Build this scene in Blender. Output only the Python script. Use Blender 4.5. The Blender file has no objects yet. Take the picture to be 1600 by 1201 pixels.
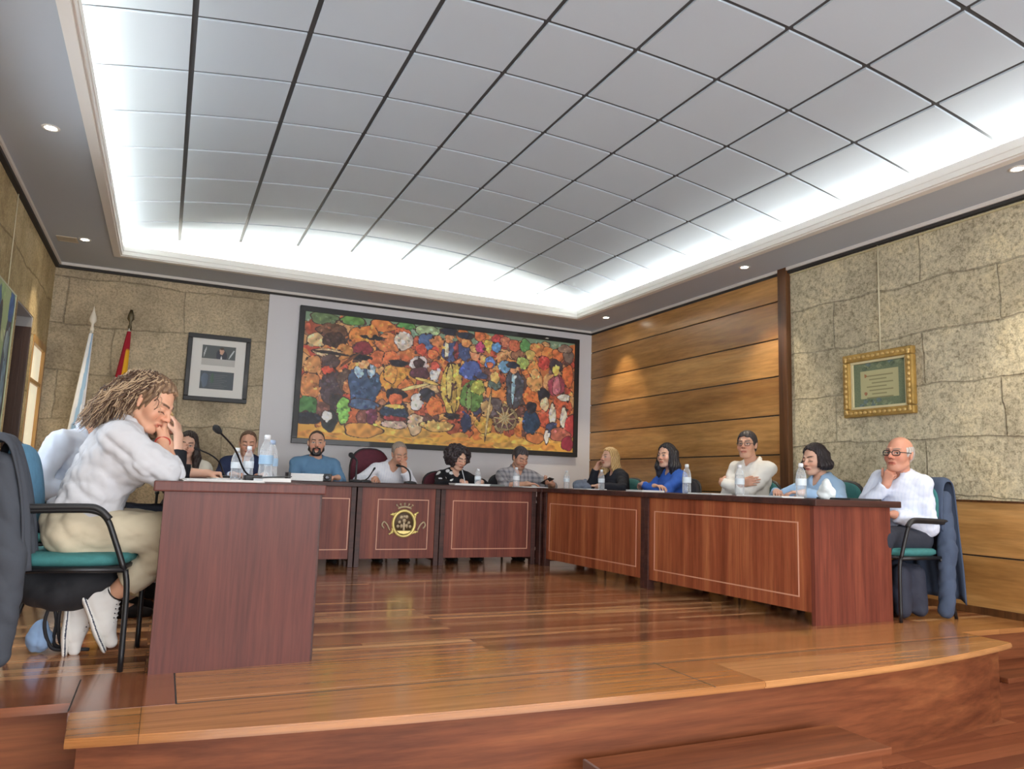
import bpy, bmesh, math, random
import numpy as np
from mathutils import Vector, Matrix
PI = math.pi
random.seed(7)
SC = bpy.context.scene
COL = SC.collection
rad = math.radians

# ------------------------------------------------------------------ objects
def link_mesh(name, me, mat=None, parent=None, smooth=False):
    o = bpy.data.objects.new(name, me)
    COL.objects.link(o)
    mats = mat if isinstance(mat, (list, tuple)) else [mat]
    if not me.materials:
        for m in mats:
            if m is not None:
                me.materials.append(m)
    if smooth and len(me.polygons):
        me.polygons.foreach_set('use_smooth', np.ones(len(me.polygons), dtype=bool))
    if parent is not None:
        o.parent = parent
    return o

def obj(name, bm, mat=None, parent=None, smooth=False):
    me = bpy.data.meshes.new(name)
    bm.normal_update()
    bm.to_mesh(me)
    bm.free()
    return link_mesh(name, me, mat, parent, smooth)

def tag(o, label=None, cat=None, group=None, kind=None):
    if label: o['label'] = label
    if cat: o['category'] = cat
    if group: o['group'] = group
    if kind: o['kind'] = kind
    return o

def thing(name, label, cat, loc=(0, 0, 0), rz=0.0, group=None):
    o = bpy.data.objects.new(name, None)
    COL.objects.link(o)
    o.empty_display_size = 0.1
    o.location = loc
    o.rotation_euler = (0, 0, rz)
    return tag(o, label, cat, group)

def struct(name, bm, mat, smooth=False):
    o = obj(name, bm, mat, None, smooth)
    o['kind'] = 'structure'
    return o

def dup(root, loc, rz, label=None, group=None):
    r = root.copy(); COL.objects.link(r)
    r.location = loc; r.rotation_euler = (0, 0, rz)
    if label: r['label'] = label
    if group: r['group'] = group
    for ch in list(root.children):
        c = ch.copy(); COL.objects.link(c); c.parent = r
        for g in ch.children:
            d = g.copy(); COL.objects.link(d); d.parent = c
    return r

# ------------------------------------------------------------------ bmesh shapes
def NB():
    return bmesh.new()

def box(bm, x0, x1, y0, y1, z0, z1, mi=0, bevel=0.0, M=None):
    r = bmesh.ops.create_cube(bm, size=1.0)
    vs = r['verts']
    for v in vs:
        v.co = Vector((x0 + (v.co.x + .5) * (x1 - x0), y0 + (v.co.y + .5) * (y1 - y0), z0 + (v.co.z + .5) * (z1 - z0)))
    fs = set(f for v in vs for f in v.link_faces)
    for f in fs: f.material_index = mi
    if bevel > 0:
        es = list(set(e for v in vs for e in v.link_edges))
        r2 = bmesh.ops.bevel(bm, geom=es, offset=bevel, segments=2, profile=0.6, affect='EDGES')
        vs = list(set(v for f in r2['faces'] for v in f.verts) | set(v for v in vs if v.is_valid))
        for f in r2['faces']: f.material_index = mi
    if M is not None:
        for v in vs: v.co = M @ v.co
    return vs

def prism(bm, pts, z0, z1, mi=0, M=None):
    """extrude a 2D polygon (ccw) between z0 and z1"""
    a = [bm.verts.new((p[0], p[1], z0)) for p in pts]
    b = [bm.verts.new((p[0], p[1], z1)) for p in pts]
    fs = [bm.faces.new(list(reversed(a))), bm.faces.new(b)]
    n = len(pts)
    for i in range(n):
        j = (i + 1) % n
        fs.append(bm.faces.new((a[i], a[j], b[j], b[i])))
    for f in fs: f.material_index = mi
    if M is not None:
        for v in a + b: v.co = M @ v.co
    return a + b

def lathe(bm, prof, seg=24, mi=0, M=None, cap=True):
    rings = []
    for r, z in prof:
        rings.append([bm.verts.new((r * math.cos(2 * PI * k / seg), r * math.sin(2 * PI * k / seg), z)) for k in range(seg)])
    for a, b in zip(rings[:-1], rings[1:]):
        for k in range(seg):
            f = bm.faces.new((a[k], a[(k + 1) % seg], b[(k + 1) % seg], b[k])); f.material_index = mi; f.smooth = True
    if cap:
        f = bm.faces.new(list(reversed(rings[0]))); f.material_index = mi
        f = bm.faces.new(rings[-1]); f.material_index = mi
    vs = [v for r in rings for v in r]
    if M is not None:
        for v in vs: v.co = M @ v.co
    return vs

def tube(bm, pts, r, seg=8, mi=0, closed=False, cap=True, flat=1.0):
    """tube along a polyline; r a number or a list"""
    pts = [Vector(p) for p in pts]
    n = len(pts)
    rs = r if isinstance(r, (list, tuple)) else [r] * n
    rings = []
    nrm = None
    for i in range(n):
        if closed:
            t = pts[(i + 1) % n] - pts[i - 1]
        else:
            t = pts[min(i + 1, n - 1)] - pts[max(i - 1, 0)]
        t.normalize()
        if nrm is None:
            up = Vector((0, 0, 1)) if abs(t.z) < .9 else Vector((1, 0, 0))
            nrm = t.cross(up).normalized()
        else:
            nrm = (nrm - t * nrm.dot(t))
            if nrm.length < 1e-6: nrm = t.orthogonal()
            nrm.normalize()
        bi = t.cross(nrm)
        rings.append([bm.verts.new(pts[i] + (nrm * math.cos(2 * PI * k / seg) + bi * math.sin(2 * PI * k / seg) * flat) * rs[i]) for k in range(seg)])
    m = n if closed else n - 1
    for i in range(m):
        a, b = rings[i], rings[(i + 1) % n]
        for k in range(seg):
            f = bm.faces.new((a[k], a[(k + 1) % seg], b[(k + 1) % seg], b[k])); f.material_index = mi; f.smooth = True
    if cap and not closed:
        f = bm.faces.new(list(reversed(rings[0]))); f.material_index = mi
        f = bm.faces.new(rings[-1]); f.material_index = mi

def smooth_path(pts, n=6):
    """Catmull-Rom"""
    P = [Vector(p) for p in pts]
    P = [P[0] * 2 - P[1]] + P + [P[-1] * 2 - P[-2]]
    out = []
    for i in range(1, len(P) - 2):
        for k in range(n):
            t = k / n
            a, b, c, d = P[i - 1], P[i], P[i + 1], P[i + 2]
            out.append(0.5 * ((2 * b) + (c - a) * t + (2 * a - 5 * b + 4 * c - d) * t * t + (3 * b - a - 3 * c + d) * t ** 3))
    out.append(P[-2])
    return out

def sphere(bm, c, r, u=16, v=10, mi=0, M=None, scale=(1, 1, 1)):
    rr = bmesh.ops.create_uvsphere(bm, u_segments=u, v_segments=v, radius=1.0)
    for w in rr['verts']:
        w.co = Vector((w.co.x * r * scale[0], w.co.y * r * scale[1], w.co.z * r * scale[2]))
        if M is not None: w.co = M @ w.co
        w.co += Vector(c)
    for f in set(f for w in rr['verts'] for f in w.link_faces):
        f.material_index = mi; f.smooth = True
    return rr['verts']

def grid_mesh(name, X, Y, Z, colors=None):
    """X,Y,Z arrays (n,m) -> quad mesh, optional float colour attribute 'Col'"""
    n, m = X.shape
    V = np.stack([X, Y, Z], -1).reshape(-1, 3)
    idx = np.arange(n * m).reshape(n, m)
    F = np.stack([idx[:-1, :-1], idx[1:, :-1], idx[1:, 1:], idx[:-1, 1:]], -1).reshape(-1, 4)
    return np_mesh(name, V, F, colors)

def np_mesh(name, V, F, colors=None):
    me = bpy.data.meshes.new(name)
    me.vertices.add(len(V))
    me.vertices.foreach_set('co', np.ascontiguousarray(V, dtype=np.float32).ravel())
    k = F.shape[1]
    me.loops.add(F.size)
    me.loops.foreach_set('vertex_index', np.ascontiguousarray(F, dtype=np.int32).ravel())
    me.polygons.add(len(F))
    me.polygons.foreach_set('loop_start', np.arange(0, F.size, k, dtype=np.int32))
    me.update(calc_edges=True)
    me.validate()
    if colors is not None:
        at = me.color_attributes.new('Col', 'FLOAT_COLOR', 'POINT')
        c = np.ones((len(V), 4), dtype=np.float32)
        c[:, :3] = colors.reshape(-1, 3)
        at.data.foreach_set('color', c.ravel())
    return me

# ------------------------------------------------------------------ materials
def lin(c):
    """sRGB 0-255 -> linear"""
    out = []
    for v in c[:3]:
        v = v / 255.0
        out.append(v / 12.92 if v <= .04045 else ((v + .055) / 1.055) ** 2.4)
    return (*out, 1.0)

class NT:
    def __init__(self, name):
        self.m = bpy.data.materials.new(name)
        self.m.use_nodes = True
        self.t = self.m.node_tree
        self.t.nodes.clear()
        self.out = self.n('ShaderNodeOutputMaterial')
        self.b = self.n('ShaderNodeBsdfPrincipled')
        self.l(self.b.outputs[0], self.out.inputs[0])
    def n(self, t, **kw):
        nd = self.t.nodes.new(t)
        for k, v in kw.items(): setattr(nd, k, v)
        return nd
    def l(self, a, b): self.t.links.new(a, b)
    def set(self, **kw):
        for k, v in kw.items(): self.b.inputs[k.replace('_', ' ')].default_value = v
    def coord(self, kind='Object', scale=(1, 1, 1), rot=(0, 0, 0), loc=(0, 0, 0)):
        tc = self.n('ShaderNodeTexCoord')
        mp = self.n('ShaderNodeMapping')
        mp.inputs['Scale'].default_value = scale
        mp.inputs['Rotation'].default_value = rot
        mp.inputs['Location'].default_value = loc
        self.l(tc.outputs[kind], mp.inputs[0])
        return mp.outputs[0]
    def noise(self, vec, scale, detail=4, rough=.55, dist=0.0):
        nd = self.n('ShaderNodeTexNoise')
        nd.inputs['Scale'].default_value = scale
        nd.inputs['Detail'].default_value = detail
        nd.inputs['Roughness'].default_value = rough
        nd.inputs['Distortion'].default_value = dist
        if vec is not None: self.l(vec, nd.inputs['Vector'])
        return nd.outputs['Fac']
    def ramp(self, fac, stops):
        r = self.n('ShaderNodeValToRGB')
        e = r.color_ramp.elements
        while len(e) < len(stops): e.new(.5)
        for el, (p, c) in zip(e, stops):
            el.position = p; el.color = c if len(c) == 4 else (*c, 1)
        self.l(fac, r.inputs[0])
        return r.outputs[0]
    def mix(self, a, b, fac, mode='MIX'):
        m = self.n('ShaderNodeMix', data_type='RGBA', blend_type=mode)
        for s, v in ((m.inputs[6], a), (m.inputs[7], b), (m.inputs[0], fac)):
            if isinstance(v, (tuple, list, float, int)): s.default_value = v
            else: self.l(v, s)
        return m.outputs[2]
    def bump(self, h, strength=.3, dist=.01, prev=None):
        b = self.n('ShaderNodeBump')
        b.inputs['Strength'].default_value = strength
        b.inputs['Distance'].default_value = dist
        self.l(h, b.inputs['Height'])
        if prev is not None: self.l(prev, b.inputs['Normal'])
        self.l(b.outputs[0], self.b.inputs['Normal'])
        return b.outputs[0]

def plain(name, c, rough=.5, metal=0.0, bump=0.0, bscale=40, var=.0, coat=0.0, spec=.5):
    t = NT(name)
    c = lin(c)
    t.set(Base_Color=c, Roughness=rough, Metallic=metal)
    t.b.inputs['Specular IOR Level'].default_value = spec
    t.b.inputs['Coat Weight'].default_value = coat
    v = t.coord('Object')
    if var > 0:
        f = t.noise(v, bscale * .15, 3)
        d = tuple(x * (1 - var) for x in c[:3]) + (1,)
        u = tuple(min(1, x * (1 + var)) for x in c[:3]) + (1,)
        t.l(t.ramp(f, [(.3, d), (.7, u)]), t.b.inputs['Base Color'])
    if bump > 0:
        t.bump(t.noise(v, bscale, 3), bump, .004)
    return t.m

def emis(name, c, s):
    t = NT(name)
    t.set(Base_Color=(*c, 1), Emission_Color=(*c, 1), Emission_Strength=s)
    return t.m

def wood(name, dark, mid, light, axis='z', scale=1.0, rough=.35, coat=.3, streak=9.0, bump=.08, kind='Object', contrast=(.3, .52, .75)):
    t = NT(name)
    lo = .55 * scale; hi = streak * scale
    s = {'x': (lo, hi, hi), 'y': (hi, lo, hi), 'z': (hi, hi, lo)}[axis]
    v = t.coord(kind, s)
    f = t.noise(v, 1.0, 6, .62, .35)
    s2 = tuple(k * 7 for k in s)
    f2 = t.noise(t.coord(kind, s2), 1.0, 3, .6)
    c = t.ramp(f, [(contrast[0], lin(dark)), (contrast[1], lin(mid)), (contrast[2], lin(light))])
    g = t.ramp(f2, [(.3, (.72, .72, .72)), (.65, (1.06, 1.06, 1.06))])
    c = t.mix(c, g, 1.0, 'MULTIPLY')
    t.l(c, t.b.inputs['Base Color'])
    t.set(Roughness=rough)
    t.b.inputs['Coat Weight'].default_value = coat
    t.b.inputs['Specular IOR Level'].default_value = .3
    t.b.inputs['Coat Roughness'].default_value = .2
    t.bump(f2, bump, .002)
    return t.m

def vcol(name, rough=.6, bump=0, bscale=200, sss=0.0, coat=0.0, spec=.4, sheen=0.0):
    t = NT(name)
    a = t.n('ShaderNodeAttribute', attribute_name='Col')
    t.l(a.outputs['Color'], t.b.inputs['Base Color'])
    t.set(Roughness=rough)
    t.b.inputs['Specular IOR Level'].default_value = spec
    t.b.inputs['Coat Weight'].default_value = coat
    if sss > 0:
        t.b.inputs['Subsurface Weight'].default_value = sss
        t.b.inputs['Subsurface Radius'].default_value = (.6, .25, .12)
        t.b.inputs['Subsurface Scale'].default_value = .008
    if bump > 0:
        t.bump(t.noise(t.coord('Object'), bscale, 3), bump, .002)
    return t.m
LEDS = 55
EXPO = 1.12
CAMR= [[0.9068446123156232, 0.08425494352835065, 0.4129575687708866], [-0.4202119534577167, 0.10524574614124466, 0.9013019733088474], [0.032477119413161636, -0.9908705452329315, 0.13084647226584334]]
# ------------------------------------------------------------------ implicit surfaces
def V3(*a):
    return np.array(a if len(a) == 3 else a[0], dtype=np.float64)
def unit(v):
    v = np.asarray(v, dtype=np.float64); return v / (np.linalg.norm(v) + 1e-12)

class Field:
    """smooth union of round cones and ellipsoids"""
    def __init__(self): self.p = []
    def cap(self, a, b, ra, rb=None, k=.012, flat=None, cutb=False, sub=False):
        self.p.append(('c', V3(a), V3(b), ra, ra if rb is None else rb, k, flat, cutb, sub)); return self
    def ell(self, c, r, R=None, k=.012, sub=False):
        self.p.append(('e', V3(c), V3(r), np.eye(3) if R is None else np.asarray(R), k, sub)); return self
    def bounds(self):
        lo = np.full(3, 1e9); hi = -lo
        for q in self.p:
            if q[-1]: continue
            if q[0] == 'c':
                m = max(q[3], q[4]) * 1.05
                lo = np.minimum(lo, np.minimum(q[1], q[2]) - m); hi = np.maximum(hi, np.maximum(q[1], q[2]) + m)
            else:
                m = q[2].max(); lo = np.minimum(lo, q[1] - m); hi = np.maximum(hi, q[1] + m)
        return lo, hi
    def __call__(self, P):
        D = np.full(len(P), .12)
        for q in self.p:
            if q[0] == 'c':
                _, a, b, ra, rb, k, flat, cutb, sub = q
                c = (a + b) / 2; R = np.linalg.norm(b - a) / 2 + max(ra, rb)
            else:
                _, c, r, M, k, sub = q
                R = r.max()
            d2 = ((P - c) ** 2).sum(1)
            m = np.nonzero(d2 < (R + .06) ** 2)[0]
            if len(m) == 0: continue
            X = P[m]
            if q[0] == 'c':
                ab = b - a; L2 = ab @ ab + 1e-12
                tr = (X - a) @ ab / L2
                t = np.clip(tr, 0, 1)
                W = X - a - t[:, None] * ab
                if flat is not None:      # flat=(dir, factor): squash along dir
                    fd, ff = flat
                    s = W @ fd
                    W = W + np.outer(s * (1 / ff - 1), fd)
                di = np.sqrt((W ** 2).sum(1)) - (ra + t * (rb - ra))
                if flat is not None: di = di * min(1.0, flat[1] * 1.2)
                if cutb: di = np.maximum(di, (tr - 1) * math.sqrt(L2))
            else:
                Y = (X - c) @ M
                k0 = np.sqrt(((Y / r) ** 2).sum(1)) + 1e-9
                k1 = np.sqrt(((Y / (r * r)) ** 2).sum(1)) + 1e-9
                di = k0 * (k0 - 1) / k1
            o = D[m]
            if sub:
                h = np.clip(.5 - .5 * (o + di) / k, 0, 1)
                D[m] = o + (-di - o) * h + k * h * (1 - h)
            else:
                h = np.clip(.5 + .5 * (di - o) / k, 0, 1)
                D[m] = di + (o - di) * h - k * h * (1 - h)
        return D

def surface_nets(fn, lo, hi, h):
    B = 4
    lo = np.asarray(lo) - 3 * h; hi = np.asarray(hi) + 3 * h
    nb = np.ceil((hi - lo) / (h * B)).astype(int) + 1
    n = nb * B
    D = np.empty(tuple(n), dtype=np.float32)
    gi = np.stack(np.meshgrid(*[np.arange(k) for k in nb], indexing='ij'), -1).reshape(-1, 3)
    ctr = lo + (gi * B + (B - 1) / 2) * h
    dc = fn(ctr)
    D6 = D.reshape(nb[0], B, nb[1], B, nb[2], B)
    Dc = dc.reshape(tuple(nb))
    D6[...] = Dc[:, None, :, None, :, None]
    act = np.nonzero(np.abs(dc) < h * B * 1.35 + .008)[0]
    loc = np.stack(np.meshgrid(np.arange(B), np.arange(B), np.arange(B), indexing='ij'), -1).reshape(-1, 3)
    ii = (gi[act][:, None, :] * B + loc[None]).reshape(-1, 3)
    for s in range(0, len(ii), 400000):
        q = ii[s:s + 400000]
        D[q[:, 0], q[:, 1], q[:, 2]] = fn(lo + q * h)
    S = D < 0
    c = np.zeros(tuple(n - 1), dtype=np.uint8)
    offs = [(a, b, d) for a in (0, 1) for b in (0, 1) for d in (0, 1)]
    sl = lambda o: tuple(slice(o[i], n[i] - 1 + o[i]) for i in range(3))
    for o in offs: c += S[sl(o)]
    cell = np.argwhere((c > 0) & (c < 8))
    acc = np.zeros((len(cell), 3)); cnt = np.zeros(len(cell))
    vals = {o: D[cell[:, 0] + o[0], cell[:, 1] + o[1], cell[:, 2] + o[2]].astype(np.float64) for o in offs}
    for o in offs:
        for ax in range(3):
            if o[ax]: continue
            o2 = list(o); o2[ax] = 1; o2 = tuple(o2)
            a, b = vals[o], vals[o2]
            m = (a < 0) != (b < 0)
            t = np.where(m, a / np.where(m, a - b, 1), 0)
            p = np.tile(np.array(o, float), (len(cell), 1)); p[:, ax] += t
            acc[m] += p[m]; cnt[m] += 1
    V = lo + (cell + acc / cnt[:, None]) * h
    idx = np.full(tuple(n - 1), -1, dtype=np.int32)
    idx[cell[:, 0], cell[:, 1], cell[:, 2]] = np.arange(len(cell))
    F = []
    for ax in range(3):
        u, v = [(1, 2), (2, 0), (0, 1)][ax]
        a = [slice(1, n[i] - 1) for i in range(3)]
        b = list(a)
        a[ax] = slice(0, n[ax] - 1); b[ax] = slice(1, n[ax])
        sa, sb = S[tuple(a)], S[tuple(b)]
        e = np.argwhere(sa != sb)
        off = np.array([1, 1, 1]); off[ax] = 0
        flip = sa[e[:, 0], e[:, 1], e[:, 2]]
        e = e + off
        du = np.zeros(3, int); du[u] = 1
        dv = np.zeros(3, int); dv[v] = 1
        q = [e - du - dv, e - dv, e, e - du]
        Q = np.stack([idx[k[:, 0], k[:, 1], k[:, 2]] for k in q], 1)
        Q[~flip] = Q[~flip][:, ::-1]
        F.append(Q)
    F = np.concatenate(F)
    F = F[(F >= 0).all(1)]
    return V, F

def folds(P, amp, freq, seed, axis=None):
    """soft cloth folds as a smooth pseudo random field"""
    rs = np.random.RandomState(seed)
    out = np.zeros(len(P))
    for i in range(5):
        q = unit(rs.normal(size=3)) * freq * rs.uniform(.7, 1.6)
        w = unit(rs.normal(size=3)) * freq * .6
        out += 1.0 - 2.0 * np.abs(np.sin(.5 * (P @ q + rs.uniform(0, 6) + 1.6 * np.sin(P @ w + rs.uniform(0, 6)))))
    return amp * out / 2.2

# ------------------------------------------------------------------ the human figure
HB, HH, HC_, HHAIR = .0062, .0034, .0075, .0048   # voxel sizes: body, head, clothes, hair

def frame(fwd, up=(0, 0, 1), roll=0.0):
    """columns: right-ish X, forward Y, up Z"""
    y = unit(fwd); x = unit(np.cross(y, V3(up))); z = np.cross(x, y)
    c, s = math.cos(roll), math.sin(roll)
    x, z = x * c + z * s, z * c - x * s
    return np.stack([x, y, z], 1)

def head_field(H, R, s, fem=0.0, jaw=1.0, fat=1.0, lids=0.5):
    f = Field()
    T = lambda p: H + R @ (V3(p) * s)
    e = lambda c, r, k=.014, sub=False: f.ell(T(c), V3(r) * s, R, k * s, sub)
    cp = lambda a, b, ra, rb, k=.01, **kw: f.cap(T(a), T(b), ra * s, rb * s, k * s, **kw)
    e((0, -.016, .036), (.073, .094, .084))
    e((0, -.045, .01), (.066, .066, .07))
    e((0, .024, -.022), (.061 * fat, .068, .082), .03)
    e((0, .034, -.078), (.043 * jaw * fat, .048, .034), .03)
    e((0, .066, -.1), (.022 * jaw, .02, .017), .02)
    for q in (-1, 1):
        cp((q * .052 * fat, -.005, -.06), (q * .026, .058, -.098), .015 * jaw, .013 * jaw, .025)
        e((q * .040 * fat, .055, -.03), (.025, .026, .025), .024)          # cheek bones
        cp((q * .012, .088, .026), (q * .042, .073, .026), .0085 * (1 - .4 * fem), .008, .014)  # brow
        e((q * .031, .098, .003), (.0185, .018, .0125), .012, sub=True)    # socket
        e((q * .0305, .0715, .004), (.0185, .0165, .0135), .004)           # lids
        cp((q * .017, .083, .0075 - lids * .006), (q * .045, .075, .0065 - lids * .006), .0034, .0034, .005)
        cp((q * .075, -.012, .012), (q * .076, -.006, -.026), .011, .007, .006)   # ear
        cp((q * .079, -.016, .018), (q * .080, -.012, -.016), .0065, .005, .005)
    cp((0, .086, .014), (0, .112, -.026), .0075, .0115, .012)              # nose
    for q in (-1, 1): e((q * .0125, .099, -.03), (.0095, .011, .008), .008)
    cp((-.018, .084, -.06), (.018, .084, -.06), .0065, .0065, .01)
    cp((-.011, .092, -.0585), (.011, .092, -.0585), .0055, .0055, .006)     # lips
    cp((-.012, .090, -.070), (.012, .090, -.070), .0062, .0062, .006)
    f.ell(T((0, .102, -.0645)), V3(.02, .008, .0017) * s, R, .003 * s, True)
    # neck
    return f

def head_colors(V, H, R, s, skin, hairc, opt):
    L = (V - H) @ R / s
    x, y, z = np.abs(L[:, 0]), L[:, 1], L[:, 2]
    C = np.tile(np.array(lin(skin)[:3]), (len(V), 1))
    sst = lambda a, b, v: np.clip((v - a) / (b - a), 0, 1) ** 2 * (3 - 2 * np.clip((v - a) / (b - a), 0, 1))
    def put(m, c, k=1.0):
        m = np.clip(m * k, 0, 1)[:, None]; C[:] = C * (1 - m) + np.array(lin(c)[:3]) * m
    blush = tuple(np.array(skin[:3]) * np.array([1.0, .84, .8]))
    put(np.exp(-(((x - .04) / .024) ** 2 + ((z + .03) / .02) ** 2)) * (y > .02), blush, .7)
    put(np.exp(-((x / .018) ** 2 + ((z + .028) / .014) ** 2)) * (y > .085), blush, .7)
    if opt.get('stubble', 0):
        m = sst(-.035, -.055, z) * (y > -.02) * (1 - np.exp(-((x / .03) ** 2 + ((z + .064) / .012) ** 2)) * .5)
        put(m, tuple(np.array(skin) * .55), opt['stubble'])
    lip = opt.get('lip', tuple(np.array(skin[:3]) * np.array([.88, .66, .64])))
    put((1 - sst(.019, .028, x)) * (1 - sst(.007, .0105, np.abs(z + .0645))) * (y > .08), lip)
    put((1 - sst(.016, .022, x)) * (1 - sst(.0012, .003, np.abs(z + .0642))) * (y > .08), (70, 30, 28), .8)
    # brows
    t = np.clip((x - .014) / .036, 0, 1)
    bz = .0262 + .0045 * np.sin(t * 2.3)
    m = (1 - sst(.0035, .006, np.abs(z - bz))) * sst(.009, .014, x) * (1 - sst(.046, .052, x)) * (y > .05)
    put(m, opt.get('browc', hairc), .92)
    # eyelids and lash line
    ex = (x - .031)
    if opt.get('eyes') == 'down':
        m = (1 - sst(.0018, .0036, np.abs(z + .004 + 12 * ex * ex * 1.5))) * (np.abs(ex) < .017) * (y > .06)
        put(m, (45, 30, 26), .95)
    else:
        m = (1 - sst(.85, 1.05, (ex / .0155) ** 2 + ((z - .002) / .0062) ** 2)) * (y > .055)
        put(m, (205, 196, 190))
        gx = L[:, 0] - np.sign(L[:, 0]) * .031 - opt.get('gaze', 0) * .006
        put((1 - sst(.6, 1.1, (gx / .0058) ** 2 + ((z - .002) / .006) ** 2)) * (y > .055), opt.get('iris', (40, 26, 20)))
        m = (1 - sst(.0012, .003, np.abs(z - (.0075 - 20 * ex * ex)))) * (np.abs(ex) < .018) * (y > .055)
        put(m, (38, 26, 24), .95)
    put(np.exp(-(((x - .03) / .016) ** 2 + ((z + .012) / .006) ** 2)) * (y > .06), tuple(np.array(skin) * .72), .45)
    put((1 - sst(.003, .006, np.hypot(x - .0085, z + .036))) * (y > .09), (70, 35, 30), .8)
    return C

def hand_field(f, w, d, n, left, size=1.0, curl=.45, spread=.10, thumb=.5, index=None, k=.007):
    """w wrist, d towards the fingers, n the way the palm faces"""
    d = unit(d); n = unit(n - d * (n @ d)); s = np.cross(d, n) * (-1 if left else 1)
    z = size
    offs = [.0275, .0095, -.0085, -.0255]; ml = [.086, .090, .085, .076]
    ph = [(.043, .025, .021), (.047, .029, .022), (.043, .027, .021), (.034, .020, .018)]
    fr = [.0096, .0098, .0094, .0083]
    for i in range(4):
        base = w + d * .012 * z + s * offs[i] * .62 * z
        kn = w + d * ml[i] * z + s * offs[i] * z - n * .003 * z
        f.cap(base, kn, .0145 * z, .0115 * z, .012 * z)
        a = (offs[i] / .0275) * spread
        fd = unit(d * math.cos(a) + s * math.sin(a))
        p = kn; ang = 0
        c = curl if not (i == 0 and index is not None) else index
        for j, L in enumerate(ph[i]):
            ang += c * (1.0, 1.15, .75)[j] * (1 + .06 * i)
            dd = fd * math.cos(ang) + n * math.sin(ang)
            q = p + dd * L * z
            f.cap(p, q, fr[i] * (1 - .1 * j) * z, fr[i] * (1 - .1 * (j + 1)) * z, .004 * z)
            p = q
    b = w + d * .022 * z + s * .018 * z + n * .006 * z
    td = unit(s * (1.0 - .7 * thumb) + d * .8 + n * (.2 + thumb * .6))
    p1 = b + td * .042 * z
    f.cap(b, p1, .016 * z, .0125 * z, .012 * z)
    td2 = unit(td + d * .5 - s * thumb * .5 + n * .1); p2 = p1 + td2 * .031 * z
    f.cap(p1, p2, .0112 * z, .0102 * z, .004 * z)
    td3 = unit(td2 + d * .3 - s * thumb * .4); p3 = p2 + td3 * .025 * z
    f.cap(p2, p3, .0102 * z, .008 * z, .004 * z)

def ik(S, W, l1, l2, pole):
    v = W - S; L = np.linalg.norm(v)
    if L > (l1 + l2) * .995:
        W = S + v / L * (l1 + l2) * .995; v = W - S; L = np.linalg.norm(v)
    u = v / L
    a = (l1 * l1 - l2 * l2 + L * L) / (2 * L)
    hgt = math.sqrt(max(1e-6, l1 * l1 - a * a))
    p = V3(pole); p = unit(p - u * (p @ u))
    return S + u * a + p * hgt, W

SKINM = None
def rgb(c): return np.array(lin(c)[:3])

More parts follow.
